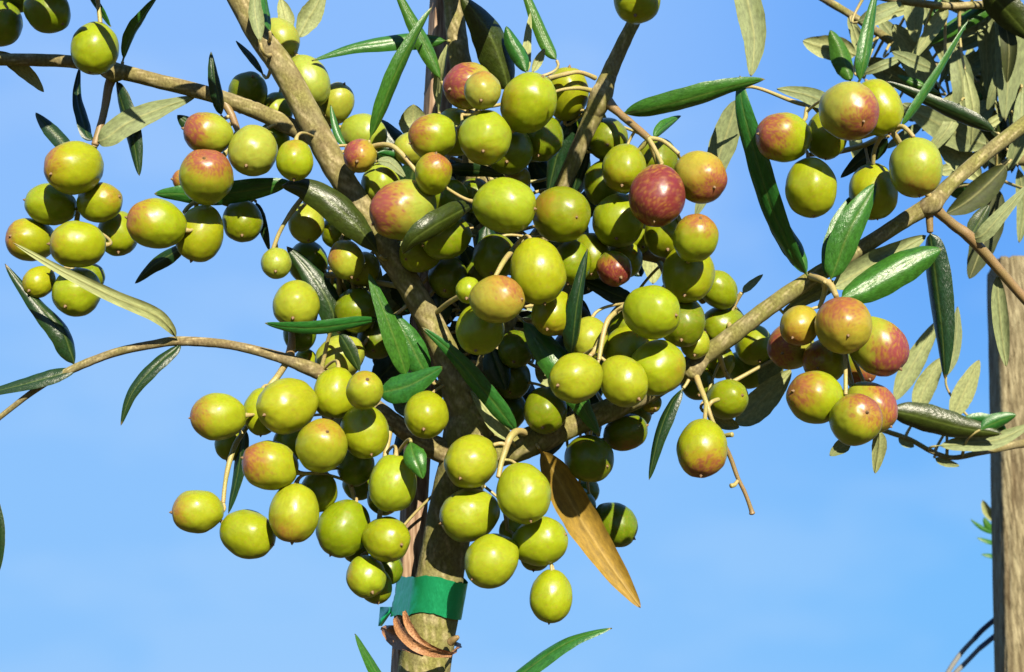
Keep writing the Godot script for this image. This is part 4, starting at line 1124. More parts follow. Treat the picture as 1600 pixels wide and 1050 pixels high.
	leaf([[672, 595, 1.4], [655, 565, 1.8], [635, 525, 2], [615, 490, 2]], 22.32, 5, 0, "", t)
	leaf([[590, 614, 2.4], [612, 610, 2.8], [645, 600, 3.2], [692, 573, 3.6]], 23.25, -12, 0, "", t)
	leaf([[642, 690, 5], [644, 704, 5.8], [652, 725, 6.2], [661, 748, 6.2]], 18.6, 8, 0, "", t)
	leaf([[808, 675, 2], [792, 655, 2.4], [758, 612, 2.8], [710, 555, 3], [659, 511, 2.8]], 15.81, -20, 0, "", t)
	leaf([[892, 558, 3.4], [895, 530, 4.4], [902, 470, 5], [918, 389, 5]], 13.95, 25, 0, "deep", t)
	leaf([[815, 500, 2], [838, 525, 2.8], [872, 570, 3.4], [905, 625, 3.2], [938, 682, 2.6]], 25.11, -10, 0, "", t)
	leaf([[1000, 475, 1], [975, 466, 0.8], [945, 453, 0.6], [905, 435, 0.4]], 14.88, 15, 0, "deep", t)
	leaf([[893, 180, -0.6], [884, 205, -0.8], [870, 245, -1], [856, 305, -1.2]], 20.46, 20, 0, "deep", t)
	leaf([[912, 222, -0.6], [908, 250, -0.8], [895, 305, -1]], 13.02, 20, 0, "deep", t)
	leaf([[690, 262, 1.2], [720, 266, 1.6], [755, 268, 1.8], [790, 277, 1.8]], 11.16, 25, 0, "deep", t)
	leaf([[842, 700, 1], [864, 735, 0.2], [905, 808, -0.6], [955, 885, -0.4], [1001, 950, 0]], 28.83, 176, 0, "yellow", t)
	leaf([[800, 690, 1.4], [780, 668, 1.6], [760, 640, 1.4], [735, 610, 1.2]], 14.88, 186, 0, "", t)
	leaf([[384, 668, 1.6], [379, 695, 1.6], [371, 745, 1.6], [357, 802, 1.6]], 10.23, 35, 0, "deep", t)
	leaf([[283, 537, 2], [272, 548, 2.2], [238, 577, 2.6], [206, 616, 2.8], [189, 665, 2.8]], 11.16, 30, -20, "deep", t)
	leaf([[117, 572, 2], [110, 550, 2.2], [95, 515, 2.4], [55, 470, 2.4], [8, 412, 2.2]], 16.74, 30, 0, "deep", t)
	leaf([[277, 530, 2.2], [266, 512, 2.8], [240, 490, 3.4], [175, 462, 4.4], [95, 422, 5.4], [20, 379, 5.6]], 12.09, 178, 0, "", t)
	leaf([[122, 577, 2], [90, 586, 2.2], [40, 600, 2.4], [-50, 622, 2.4]], 12.09, 30, 0, "deep", t)
	leaf([[-14, 760, 2], [-5, 800, 2], [0, 850, 2], [-2, 895, 2]], 7.44, 40, 0, "deep", t)
	leaf([[640, 1130, 4], [615, 1095, 4.6], [582, 1040, 5.2], [555, 990, 5.4]], 10.23, 35, 0, "", t)
	leaf([[700, 1130, 4], [760, 1095, 4.6], [850, 1027, 5.2], [900, 998, 5.4], [956, 981, 5.4]], 12.09, -45, 0, "", t)
	leaf([[530, 520, 2.4], [545, 545, 2.6], [562, 580, 2.6]], 12.09, 20, 0, "deep", t)
	leaf([[400, 315, 0], [408, 345, 0], [421, 392, 0]], 8.37, 30, 0, "deep", t)
	leaf([[1068, 606, 1], [1050, 630, 1.2], [1030, 680, 1.4], [1014, 750, 1.4]], 11.16, 35, -20, "deep", t)
	leaf([[1145, 664, -2], [1170, 645, -2.4], [1205, 610, -2.6], [1236, 578, -2.6]], 23.25, 190, 0, "", t)
	leaf([[1225, 560, -3], [1205, 580, -3.2], [1190, 606, -3.4]], 18.6, 190, 0, "", t)
	leaf([[1103, 645, -1.4], [1125, 655, -1.6], [1155, 668, -1.8]], 13.02, 190, 0, "", t)
	leaf([[1330, 690, 2], [1318, 697, 1.8], [1296, 712, 1.6]], 12.09, 195, 0, "", t)
	leaf([[1374, 672, 1.5], [1374, 698, 1.4], [1367, 740, 1.2]], 12.09, 195, 0, "", t)
	leaf([[870, 95, -3], [850, 60, -3], [810, -40, -3]], 11.16, 20, 0, "", t)
	leaf([[1517, 374, 0.4], [1535, 367, 0.8], [1562, 338, 1], [1610, 285, 1]], 13, 178, 0, "", t)
	leaf([[1558, 425, -0.4], [1560, 470, -0.5], [1566, 530, -0.6], [1572, 573, -0.6]], 13, 176, 0, "", t)
	leaf([[1515, 372, 0.2], [1527, 350, -0.5], [1545, 320, -1]], 14, 20, 0, "dark", t)
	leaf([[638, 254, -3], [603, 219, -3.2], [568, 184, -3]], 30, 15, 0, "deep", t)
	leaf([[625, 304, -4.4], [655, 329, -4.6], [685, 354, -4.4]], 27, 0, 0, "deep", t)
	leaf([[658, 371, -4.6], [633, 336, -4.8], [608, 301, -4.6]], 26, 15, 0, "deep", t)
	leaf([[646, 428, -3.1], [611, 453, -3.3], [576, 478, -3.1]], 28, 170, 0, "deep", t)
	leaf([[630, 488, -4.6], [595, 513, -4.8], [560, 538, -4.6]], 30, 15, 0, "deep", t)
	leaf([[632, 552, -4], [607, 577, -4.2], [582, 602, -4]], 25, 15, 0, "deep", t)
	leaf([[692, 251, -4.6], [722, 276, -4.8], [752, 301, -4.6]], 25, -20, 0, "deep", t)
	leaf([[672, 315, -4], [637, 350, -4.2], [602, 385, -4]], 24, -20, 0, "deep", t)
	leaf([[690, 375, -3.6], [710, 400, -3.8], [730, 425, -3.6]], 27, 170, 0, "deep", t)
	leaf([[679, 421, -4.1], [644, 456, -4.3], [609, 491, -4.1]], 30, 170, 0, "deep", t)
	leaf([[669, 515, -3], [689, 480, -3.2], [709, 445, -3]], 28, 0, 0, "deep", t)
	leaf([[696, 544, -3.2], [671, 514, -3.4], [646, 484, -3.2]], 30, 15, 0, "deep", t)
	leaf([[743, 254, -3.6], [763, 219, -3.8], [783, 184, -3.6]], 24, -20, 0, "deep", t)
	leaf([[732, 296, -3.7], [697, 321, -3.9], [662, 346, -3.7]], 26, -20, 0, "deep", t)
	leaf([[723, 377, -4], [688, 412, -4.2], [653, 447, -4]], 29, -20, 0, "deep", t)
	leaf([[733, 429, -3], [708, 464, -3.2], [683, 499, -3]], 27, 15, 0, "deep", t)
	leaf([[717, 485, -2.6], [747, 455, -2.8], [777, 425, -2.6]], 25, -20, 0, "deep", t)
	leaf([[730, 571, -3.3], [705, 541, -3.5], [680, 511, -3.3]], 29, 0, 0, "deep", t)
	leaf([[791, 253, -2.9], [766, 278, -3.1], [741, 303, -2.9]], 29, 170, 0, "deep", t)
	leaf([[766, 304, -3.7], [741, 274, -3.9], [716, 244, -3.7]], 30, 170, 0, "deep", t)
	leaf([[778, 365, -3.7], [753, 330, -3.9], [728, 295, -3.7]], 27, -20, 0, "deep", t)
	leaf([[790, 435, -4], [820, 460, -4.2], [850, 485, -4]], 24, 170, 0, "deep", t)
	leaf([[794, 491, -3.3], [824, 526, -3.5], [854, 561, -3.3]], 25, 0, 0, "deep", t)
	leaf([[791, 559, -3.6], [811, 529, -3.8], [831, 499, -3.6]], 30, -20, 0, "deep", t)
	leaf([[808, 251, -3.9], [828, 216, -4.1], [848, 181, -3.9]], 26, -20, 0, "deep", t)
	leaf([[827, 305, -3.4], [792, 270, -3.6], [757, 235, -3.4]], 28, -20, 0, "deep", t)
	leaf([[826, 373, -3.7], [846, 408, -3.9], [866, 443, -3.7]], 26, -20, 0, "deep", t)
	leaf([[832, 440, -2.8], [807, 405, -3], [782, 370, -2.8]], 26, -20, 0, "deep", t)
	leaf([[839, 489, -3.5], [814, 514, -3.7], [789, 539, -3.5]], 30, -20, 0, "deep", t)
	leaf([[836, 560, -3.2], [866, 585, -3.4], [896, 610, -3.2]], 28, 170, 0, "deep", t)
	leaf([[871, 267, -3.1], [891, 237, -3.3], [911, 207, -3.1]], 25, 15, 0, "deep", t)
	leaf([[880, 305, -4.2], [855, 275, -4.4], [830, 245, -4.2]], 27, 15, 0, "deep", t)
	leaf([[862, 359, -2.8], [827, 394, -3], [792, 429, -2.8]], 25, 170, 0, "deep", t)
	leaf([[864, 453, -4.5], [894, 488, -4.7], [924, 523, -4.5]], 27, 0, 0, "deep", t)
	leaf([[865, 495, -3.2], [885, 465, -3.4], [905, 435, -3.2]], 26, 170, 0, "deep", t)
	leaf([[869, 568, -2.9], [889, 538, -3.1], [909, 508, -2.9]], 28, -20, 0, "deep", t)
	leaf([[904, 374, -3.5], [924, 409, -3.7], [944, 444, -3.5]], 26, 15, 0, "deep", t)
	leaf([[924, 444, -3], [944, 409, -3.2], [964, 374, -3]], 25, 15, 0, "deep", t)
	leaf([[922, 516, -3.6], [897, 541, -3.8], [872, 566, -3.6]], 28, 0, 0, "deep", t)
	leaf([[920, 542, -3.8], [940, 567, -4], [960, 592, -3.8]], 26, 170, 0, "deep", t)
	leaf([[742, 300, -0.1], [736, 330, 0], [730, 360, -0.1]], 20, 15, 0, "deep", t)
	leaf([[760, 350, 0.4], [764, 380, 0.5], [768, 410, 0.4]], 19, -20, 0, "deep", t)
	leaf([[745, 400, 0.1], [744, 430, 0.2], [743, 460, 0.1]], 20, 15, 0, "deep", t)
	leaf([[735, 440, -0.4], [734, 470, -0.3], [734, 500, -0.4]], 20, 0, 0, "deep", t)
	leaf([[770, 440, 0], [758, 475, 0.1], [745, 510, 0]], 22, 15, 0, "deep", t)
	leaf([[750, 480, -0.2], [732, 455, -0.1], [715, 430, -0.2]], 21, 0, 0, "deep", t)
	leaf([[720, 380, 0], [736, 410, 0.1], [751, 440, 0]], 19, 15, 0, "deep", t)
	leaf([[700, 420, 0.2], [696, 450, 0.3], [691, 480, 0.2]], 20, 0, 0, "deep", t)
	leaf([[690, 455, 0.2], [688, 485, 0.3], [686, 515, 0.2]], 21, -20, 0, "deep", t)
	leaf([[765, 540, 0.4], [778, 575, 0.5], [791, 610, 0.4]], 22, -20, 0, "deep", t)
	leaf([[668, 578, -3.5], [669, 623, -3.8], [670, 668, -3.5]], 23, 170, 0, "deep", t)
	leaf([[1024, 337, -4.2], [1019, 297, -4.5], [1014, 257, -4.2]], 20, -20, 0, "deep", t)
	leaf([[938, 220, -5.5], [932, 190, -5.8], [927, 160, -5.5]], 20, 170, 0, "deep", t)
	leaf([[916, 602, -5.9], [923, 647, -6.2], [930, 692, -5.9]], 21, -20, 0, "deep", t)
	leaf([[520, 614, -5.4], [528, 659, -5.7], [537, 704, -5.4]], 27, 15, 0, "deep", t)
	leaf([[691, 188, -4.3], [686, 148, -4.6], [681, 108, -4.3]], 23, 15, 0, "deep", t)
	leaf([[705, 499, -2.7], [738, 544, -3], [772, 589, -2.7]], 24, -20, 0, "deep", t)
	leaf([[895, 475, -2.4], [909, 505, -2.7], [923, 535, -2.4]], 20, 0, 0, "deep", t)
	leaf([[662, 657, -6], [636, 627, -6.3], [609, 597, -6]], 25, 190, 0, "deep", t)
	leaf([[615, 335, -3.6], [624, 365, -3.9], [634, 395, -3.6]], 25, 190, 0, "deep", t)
	leaf([[813, 401, -5.6], [786, 371, -5.9], [759, 341, -5.6]], 26, -20, 0, "deep", t)
	leaf([[663, 187, -3.6], [658, 232, -3.9], [654, 277, -3.6]], 22, 190, 0, "deep", t)
	leaf([[884, 403, -2.6], [880, 373, -2.9], [876, 343, -2.6]], 21, 170, 0, "deep", t)
	leaf([[917, 644, -5.8], [918, 604, -6.1], [920, 564, -5.8]], 24, -20, 0, "deep", t)
	leaf([[535, 579, -5.1], [550, 539, -5.4], [565, 499, -5.1]], 25, 15, 0, "deep", t)
	leaf([[654, 640, -5.8], [636, 685, -6.1], [619, 730, -5.8]], 20, 15, 0, "deep", t)
	leaf([[874, 307, -2.8], [894, 352, -3.1], [913, 397, -2.8]], 27, -20, 0, "deep", t)
	leaf([[642, 432, -5.5], [608, 477, -5.8], [574, 522, -5.5]], 22, 0, 0, "deep", t)
	leaf([[770, 483, -3.7], [788, 513, -4], [807, 543, -3.7]], 26, 15, 0, "deep", t)
	leaf([[636, 295, -5.7], [613, 265, -6], [590, 235, -5.7]], 20, 170, 0, "deep", t)
	leaf([[644, 223, -2.9], [645, 193, -3.2], [646, 163, -2.9]], 24, 190, 0, "deep", t)
	leaf([[832, 555, -4.2], [825, 525, -4.5], [818, 495, -4.2]], 22, 15, 0, "deep", t)
	leaf([[886, 356, -3.4], [921, 316, -3.7], [956, 276, -3.4]], 20, 0, 0, "deep", t)
	leaf([[896, 625, -2.9], [912, 595, -3.2], [927, 565, -2.9]], 23, -20, 0, "deep", t)
	leaf([[821, 192, -5.1], [806, 222, -5.4], [790, 252, -5.1]], 24, 190, 0, "deep", t)
	leaf([[1001, 250, -4], [974, 280, -4.3], [946, 310, -4]], 24, -20, 0, "deep", t)
	leaf([[565, 483, -2.5], [575, 443, -2.8], [585, 403, -2.5]], 25, 170, 0, "deep", t)
	leaf([[575, 608, -4.2], [542, 653, -4.5], [510, 698, -4.2]], 27, 190, 0, "deep", t)
	leaf([[911, 222, -5.2], [882, 267, -5.5], [853, 312, -5.2]], 20, 15, 0, "deep", t)
	leaf([[782, 564, -3.4], [805, 534, -3.7], [828, 504, -3.4]], 26, 170, 0, "deep", t)
	leaf([[835, 648, -5.2], [810, 608, -5.5], [786, 568, -5.2]], 27, 15, 0, "deep", t)
	leaf([[721, 610, -3.7], [720, 580, -4], [718, 550, -3.7]], 27, 170, 0, "deep", t)
	leaf([[895, 463, -3.8], [927, 423, -4.1], [959, 383, -3.8]], 22, -20, 0, "deep", t)
	leaf([[706, 469, -2.8], [690, 429, -3.1], [673, 389, -2.8]], 22, 0, 0, "deep", t)
	leaf([[884, 623, -2.5], [870, 668, -2.8], [856, 713, -2.5]], 23, -20, 0, "deep", t)
	leaf([[880, 343, -5.1], [848, 373, -5.4], [817, 403, -5.1]], 24, 15, 0, "deep", t)
	leaf([[1019, 354, -5.1], [1020, 399, -5.4], [1020, 444, -5.1]], 22, 170, 0, "deep", t)
	leaf([[787, 328, -3.6], [786, 288, -3.9], [786, 248, -3.6]], 23, 15, 0, "deep", t)
	leaf([[535, 509, -3.1], [547, 469, -3.4], [559, 429, -3.1]], 21, 190, 0, "deep", t)
	leaf([[540, 557, -3.8], [562, 527, -4.1], [585, 497, -3.8]], 20, 190, 0, "deep", t)
	leaf([[651, 246, -2.5], [640, 291, -2.8], [629, 336, -2.5]], 25, 0, 0, "deep", t)
	leaf([[878, 320, -5.5], [898, 280, -5.8], [918, 240, -5.5]], 24, 15, 0, "deep", t)
	leaf([[927, 562, -2.8], [923, 532, -3.1], [919, 502, -2.8]], 27, 0, 0, "deep", t)
	leaf([[946, 342, -5.5], [974, 387, -5.8], [1003, 432, -5.5]], 27, -20, 0, "deep", t)
	leaf([[656, 426, -5.4], [658, 456, -5.7], [659, 486, -5.4]], 20, 0, 0, "deep", t)
	leaf([[1024, 250, -3.6], [1013, 280, -3.9], [1002, 310, -3.6]], 24, -20, 0, "deep", t)
	leaf([[560, 470, -4.4], [540, 505, -4.7], [519, 540, -4.4]], 21, 15, 0, "deep", t)
	leaf([[520, 430, -3.1], [539, 460, -3.4], [558, 490, -3.1]], 19, 0, 0, "deep", t)
	leaf([[600, 520, -4.3], [600, 555, -4.6], [600, 590, -4.3]], 20, 15, 0, "deep", t)
	leaf([[545, 500, -4.1], [534, 535, -4.4], [524, 570, -4.1]], 22, 15, 0, "deep", t)
	leaf([[505, 470, -4.3], [496, 440, -4.6], [488, 410, -4.3]], 22, 0, 0, "deep", t)
	leaf([[620, 420, -3], [636, 455, -3.3], [652, 490, -3]], 23, -20, 0, "deep", t)
	leaf([[585, 395, -3.2], [564, 430, -3.5], [542, 465, -3.2]], 20, 15, 0, "deep", t)
	leaf([[352, -112, 7.4], [314, -98, 7.6], [277, -84, 7.4]], 17, 170, 0, "", t)
	leaf([[372, -104, 8.6], [342, -122, 8.8], [312, -139, 8.6]], 18, 0, 0, "", t)
	leaf([[395, -94, 9], [365, -104, 9.2], [335, -114, 9]], 18, 0, 0, "", t)
	leaf([[418, -86, 9.2], [380, -96, 9.4], [343, -106, 9.2]], 18, 170, 0, "", t)
	leaf([[440, -78, 9.3], [475, -88, 9.5], [510, -98, 9.3]], 21, 0, 0, "", t)
	leaf([[462, -68, 9.4], [424, -86, 9.6], [387, -103, 9.4]], 20, -20, 0, "", t)
	leaf([[480, -60, 9.5], [450, -70, 9.7], [420, -80, 9.5]], 19, 170, 0, "", t)
	leaf([[498, -52, 9.6], [523, -62, 9.8], [548, -72, 9.6]], 18, 15, 0, "", t)
	leaf([[1022, -70, 12], [1047, -80, 12.3], [1072, -90, 12]], 24, 0, 0, "", t)
	leaf([[1048, -100, 12], [1018, -122, 12.3], [988, -145, 12]], 22, 15, 0, "", t)
	leaf([[1008, -44, 12], [978, -66, 12.3], [948, -89, 12]], 23, 0, 0, "", t)
	leaf([[1035, -80, 12], [1005, -90, 12.3], [975, -100, 12]], 24, 170, 0, "", t)
	leaf([[1058, -128, 5.5], [1028, -138, 5.8], [998, -148, 5.5]], 21, 170, 0, "", t)
	leaf([[1055, -130, 7], [1015, -150, 7.3], [975, -170, 7]], 25, 170, 0, "", t)
	leaf([[1045, -128, 8.5], [1070, -138, 8.8], [1095, -148, 8.5]], 20, 170, 0, "", t)
	leaf([[1030, -120, 9.6], [1065, -100, 9.9], [1100, -80, 9.6]], 24, 15, 0, "", t)
	leaf([[1015, -112, 10.8], [985, -122, 11.1], [955, -132, 10.8]], 25, 170, 0, "", t)
	leaf([[1008, -110, 11], [968, -130, 11.3], [928, -150, 11]], 20, 0, 0, "", t)
	leaf([[1050, -128, 8], [1075, -148, 8.3], [1100, -168, 8]], 25, -20, 0, "", t)
	leaf([[1022, -116, 10.2], [1057, -96, 10.5], [1092, -76, 10.2]], 24, 170, 0, "", t)
	leaf([[58, -74, 6.6], [90, -62, 7.2], [140, -48, 7.3]], 32, 5, 0, "", t)
	leaf([[10, -72, 6.8], [42, -66, 7.5], [84, -50, 7.7]], 30, 170, 0, "", t)
	leaf([[70, -104, 6.2], [40, -98, 6.6], [-20, -90, 6.6]], 30, 0, 0, "", t)
	leaf([[30, -84, 7], [10, -64, 7.6], [-30, -46, 7.8]], 30, 10, 0, "", t)
	leaf([[150, -84, 7.4], [185, -62, 8.2], [245, -48, 8.4]], 13, 0, 0, "", t)
	leaf([[-20, -62, 6], [-28, -47, 6.6], [-35, -32, 7.26]], 25, 160, 0, "", t)
	leaf([[10, -68, 5.8], [-3, -103, 6.4], [-16, -138, 6.97]], 25, 185, 0, "", t)
	leaf([[40, -74, 5.6], [36, -109, 6.4], [32, -144, 7.15]], 24, 25, 0, "", t)
	leaf([[70, -75, 5.4], [58, -110, 6.2], [47, -145, 7.05]], 19, 25, 0, "", t)
	leaf([[100, -72, 5], [94, -102, 5.7], [89, -132, 6.41]], 23, 25, 0, "", t)
	leaf([[130, -70, 4.6], [113, -55, 5.9], [96, -40, 7.28]], 22, 10, 0, "", t)
	leaf([[160, -72, 4.2], [153, -53, 5], [146, -34, 5.9]], 23, -20, 0, "", t)
	leaf([[200, -76, 3.5], [196, -61, 5.1], [192, -46, 6.62]], 22, 160, 0, "", t)
	leaf([[240, -80, 3], [244, -65, 4], [249, -50, 5.08]], 21, 10, 0, "", t)
	leaf([[290, -75, 2], [287, -60, 3.5], [284, -45, 5.03]], 19, -20, 0, "", t)
	leaf([[730, -70, 0], [702, -50, 1.4], [675, -30, 2.88]], 22, 185, 0, "", t)
	leaf([[760, -85, 1], [764, -65, 2.6], [768, -45, 4.1]], 20, 10, 0, "", t)
	leaf([[800, -98, 2.5], [774, -78, 4.4], [748, -58, 6.24]], 25, 25, 0, "", t)
	leaf([[850, -110, 4], [832, -135, 5.2], [813, -160, 6.31]], 23, 185, 0, "", t)
	leaf([[890, -110, 5], [872, -135, 5.7], [855, -160, 6.3]], 18, 10, 0, "", t)
	leaf([[930, -110, 6], [918, -140, 6.7], [905, -170, 7.37]], 20, 25, 0, "", t)
	leaf([[660, -80, 0], [659, -120, 0.6], [658, -160, 1.13]], 19, 25, 0, "", t)
	leaf([[620, -95, 1], [637, -120, 1.5], [654, -145, 2.05]], 22, 25, 0, "", t)
	leaf([[1040, -62, 0.2], [1046, -102, 1.7], [1053, -142, 3.29]], 25, 10, 0, "", t)
	leaf([[1060, -80, 0.6], [1053, -110, 3.1], [1046, -140, 5.59]], 19, 160, 0, "", t)
	leaf([[1085, -95, 1], [1068, -125, 3.4], [1051, -155, 5.75]], 19, -20, 0, "", t)
	leaf([[1115, -90, 0.8], [1088, -130, 2.9], [1062, -170, 5.01]], 20, 185, 0, "", t)
	leaf([[1020, -42, 0], [992, -67, 1.7], [965, -92, 3.47]], 21, 25, 0, "", t)


# ---------------------------------------------------------------- the ties
func tie_tape() -> void:
	var ta := P(678, 957, 0)
	var tb := P(690, 888, 0)
	var up := (tb - ta).normalized()
	var mid := P(685, 922, 0)
	var side := cam_xf.basis.x
	side = (side - up * side.dot(up)).normalized()
	var out := side.cross(up).normalized()
	var o := thing("tie_tape", "shiny green plastic tape binding the trunk to its stake", "tape", mid)
	# the outline of trunk and stake together, seen along the trunk
	var u := unit(0)
	var pts := PackedVector2Array()
	for k in 48:
		var a := TAU * k / 48.0
		pts.append(Vector2(cos(a), sin(a)) * 43.5 * u)
	var st := P(639, 930, -2.35) - mid
	var sc := Vector2(st.dot(side), st.dot(out))
	for q in [Vector2(-1, 0.55), Vector2(-0.55, -1), Vector2(0.95, -0.7), Vector2(0.5, 0.9)]:
		pts.append(sc + q * 23.0 * u)
	var hull := Geometry2D.convex_hull(pts)
	var loop := []
	var total := hull.size() - 1
	for i in total:
		var p0: Vector2 = hull[i]
		var p1: Vector2 = hull[i + 1]
		var k := maxi(1, int(p0.distance_to(p1) / 0.002))
		for q in k:
			loop.append(p0.lerp(p1, float(q) / k))
	var v := PackedVector3Array()
	for row in 11:
		var h := (row / 10.0 - 0.5)
		for i in loop.size() + 1:
			var q: Vector2 = loop[i % loop.size()]
			var away := clampf((-q.x - 24.0 * u) / (50.0 * u), 0.0, 1.0)
			var slant := q.x * 0.1 - maxf(q.x, 0.0) * 0.3
			var tall := (57.0 + 8.0 * away) * u
			var wob := 0.0011 * fine.get_noise_2d(q.x * 160.0, h * 3.0 + 4.0) * (0.3 + away)
			var swell := 1.0 + 0.018 * fine.get_noise_3d(q.x * 240.0, h * 2.0, q.y * 240.0) + 0.03 * away * fine.get_noise_2d(h * 6.0, q.x * 90.0)
			v.append(side * q.x * swell + out * q.y * swell + up * (h * tall + slant + wob + (-30.0 * u * away)))
	node_of("tape_loop", [sheet(v, loop.size() + 1, PackedColorArray(), true)], ["tape"], o)
	# its loose end hangs at the back left
	var w := PackedVector3Array()
	for i in 12:
		var t := i / 11.0
		for j in 5:
			var g := (j / 4.0 - 0.5)
			w.append(P(606 - 12 * t + g * 24.0 * (1.0 - t * 0.75), 948 + 30.0 * t, -3.0 + 1.4 * t + 0.5 * sin(g * 4.0 + t * 3.0)) - mid)
	node_of("loose_end", [sheet(w, 5, PackedColorArray(), false)], ["tape"], o)


func ribbon(pts: Array, thick: float, mid: Vector3) -> Array:
	# a curled strip: points (x, y, z, half width), rolled up along its edges
	var line := smooth_line(to_line(pts), 8)
	var v := PackedVector3Array()
	var back := PackedVector3Array()
	var c := PackedColorArray()
	var n := line.size()
	for i in n:
		var here := Vector3(line[i].x, line[i].y, line[i].z)
		var nx: Vector4 = line[mini(i + 1, n - 1)]
		var pv: Vector4 = line[maxi(i - 1, 0)]
		var dir := Vector3(nx.x - pv.x, nx.y - pv.y, nx.z - pv.z).normalized()
		var face := cam_xf.basis.z
		face = (face - dir * face.dot(dir)).normalized()
		var side := dir.cross(face)
		for k in 9:
			var t := k / 4.0 - 1.0
			var w: float = line[i].w
			var body := thick * sqrt(maxf(0.0, 1.0 - t * t)) + 0.00002
			var at := here + side * t * w + face * (0.75 * w * (t * t - 0.5) + 0.0005 * fine.get_noise_3d(here.x * 260.0, here.y * 260.0, t * 2.0)) - mid
			v.append(at + face * body)
			back.append(at - face * body)
			c.append(Color(0.28, 0.135, 0.06).lerp(Color(0.44, 0.245, 0.12), clampf(0.5 + fine.get_noise_3d(here.x * 90.0, here.y * 90.0, t * 3.0) + 0.25 * t, 0.0, 1.0)))
	return [facing(v, 9, c, PackedVector2Array(), back), facing(back, 9, c, PackedVector2Array(), v)]


func dry_tie() -> void:
	var mid := P(660, 1000, 2)
	var o := thing("dry_tie", "curled strips of dry orange brown leaf tied round the trunk below the tape", "plant tie", mid)
	var strips := [
		[[632, 955, 2.2, 3], [638, 975, 3, 6], [655, 1000, 3.5, 6], [678, 1014, 3.2, 5], [704, 1021, 2, 3]],
		[[618, 965, 1.6, 4], [626, 985, 2.8, 8], [648, 1008, 3.8, 8], [676, 1020, 3.5, 6], [706, 1023, 2, 3]],
		[[597, 982, -0.5, 2], [608, 992, 0.5, 9], [622, 998, 1.4, 15], [642, 1012, 2.6, 7], [662, 1023, 2.8, 3]],
		[[706, 1021, 1.8, 3], [716, 1012, 0, 4], [712, 1005, -2, 4], [660, 990, -4.6, 4], [612, 980, -4.4, 4], [597, 982, -1.6, 3]],
	]
	for s in strips:
		node_of("strip", ribbon(s, 0.0004, mid), ["dry_bark", "dry_bark"], o)


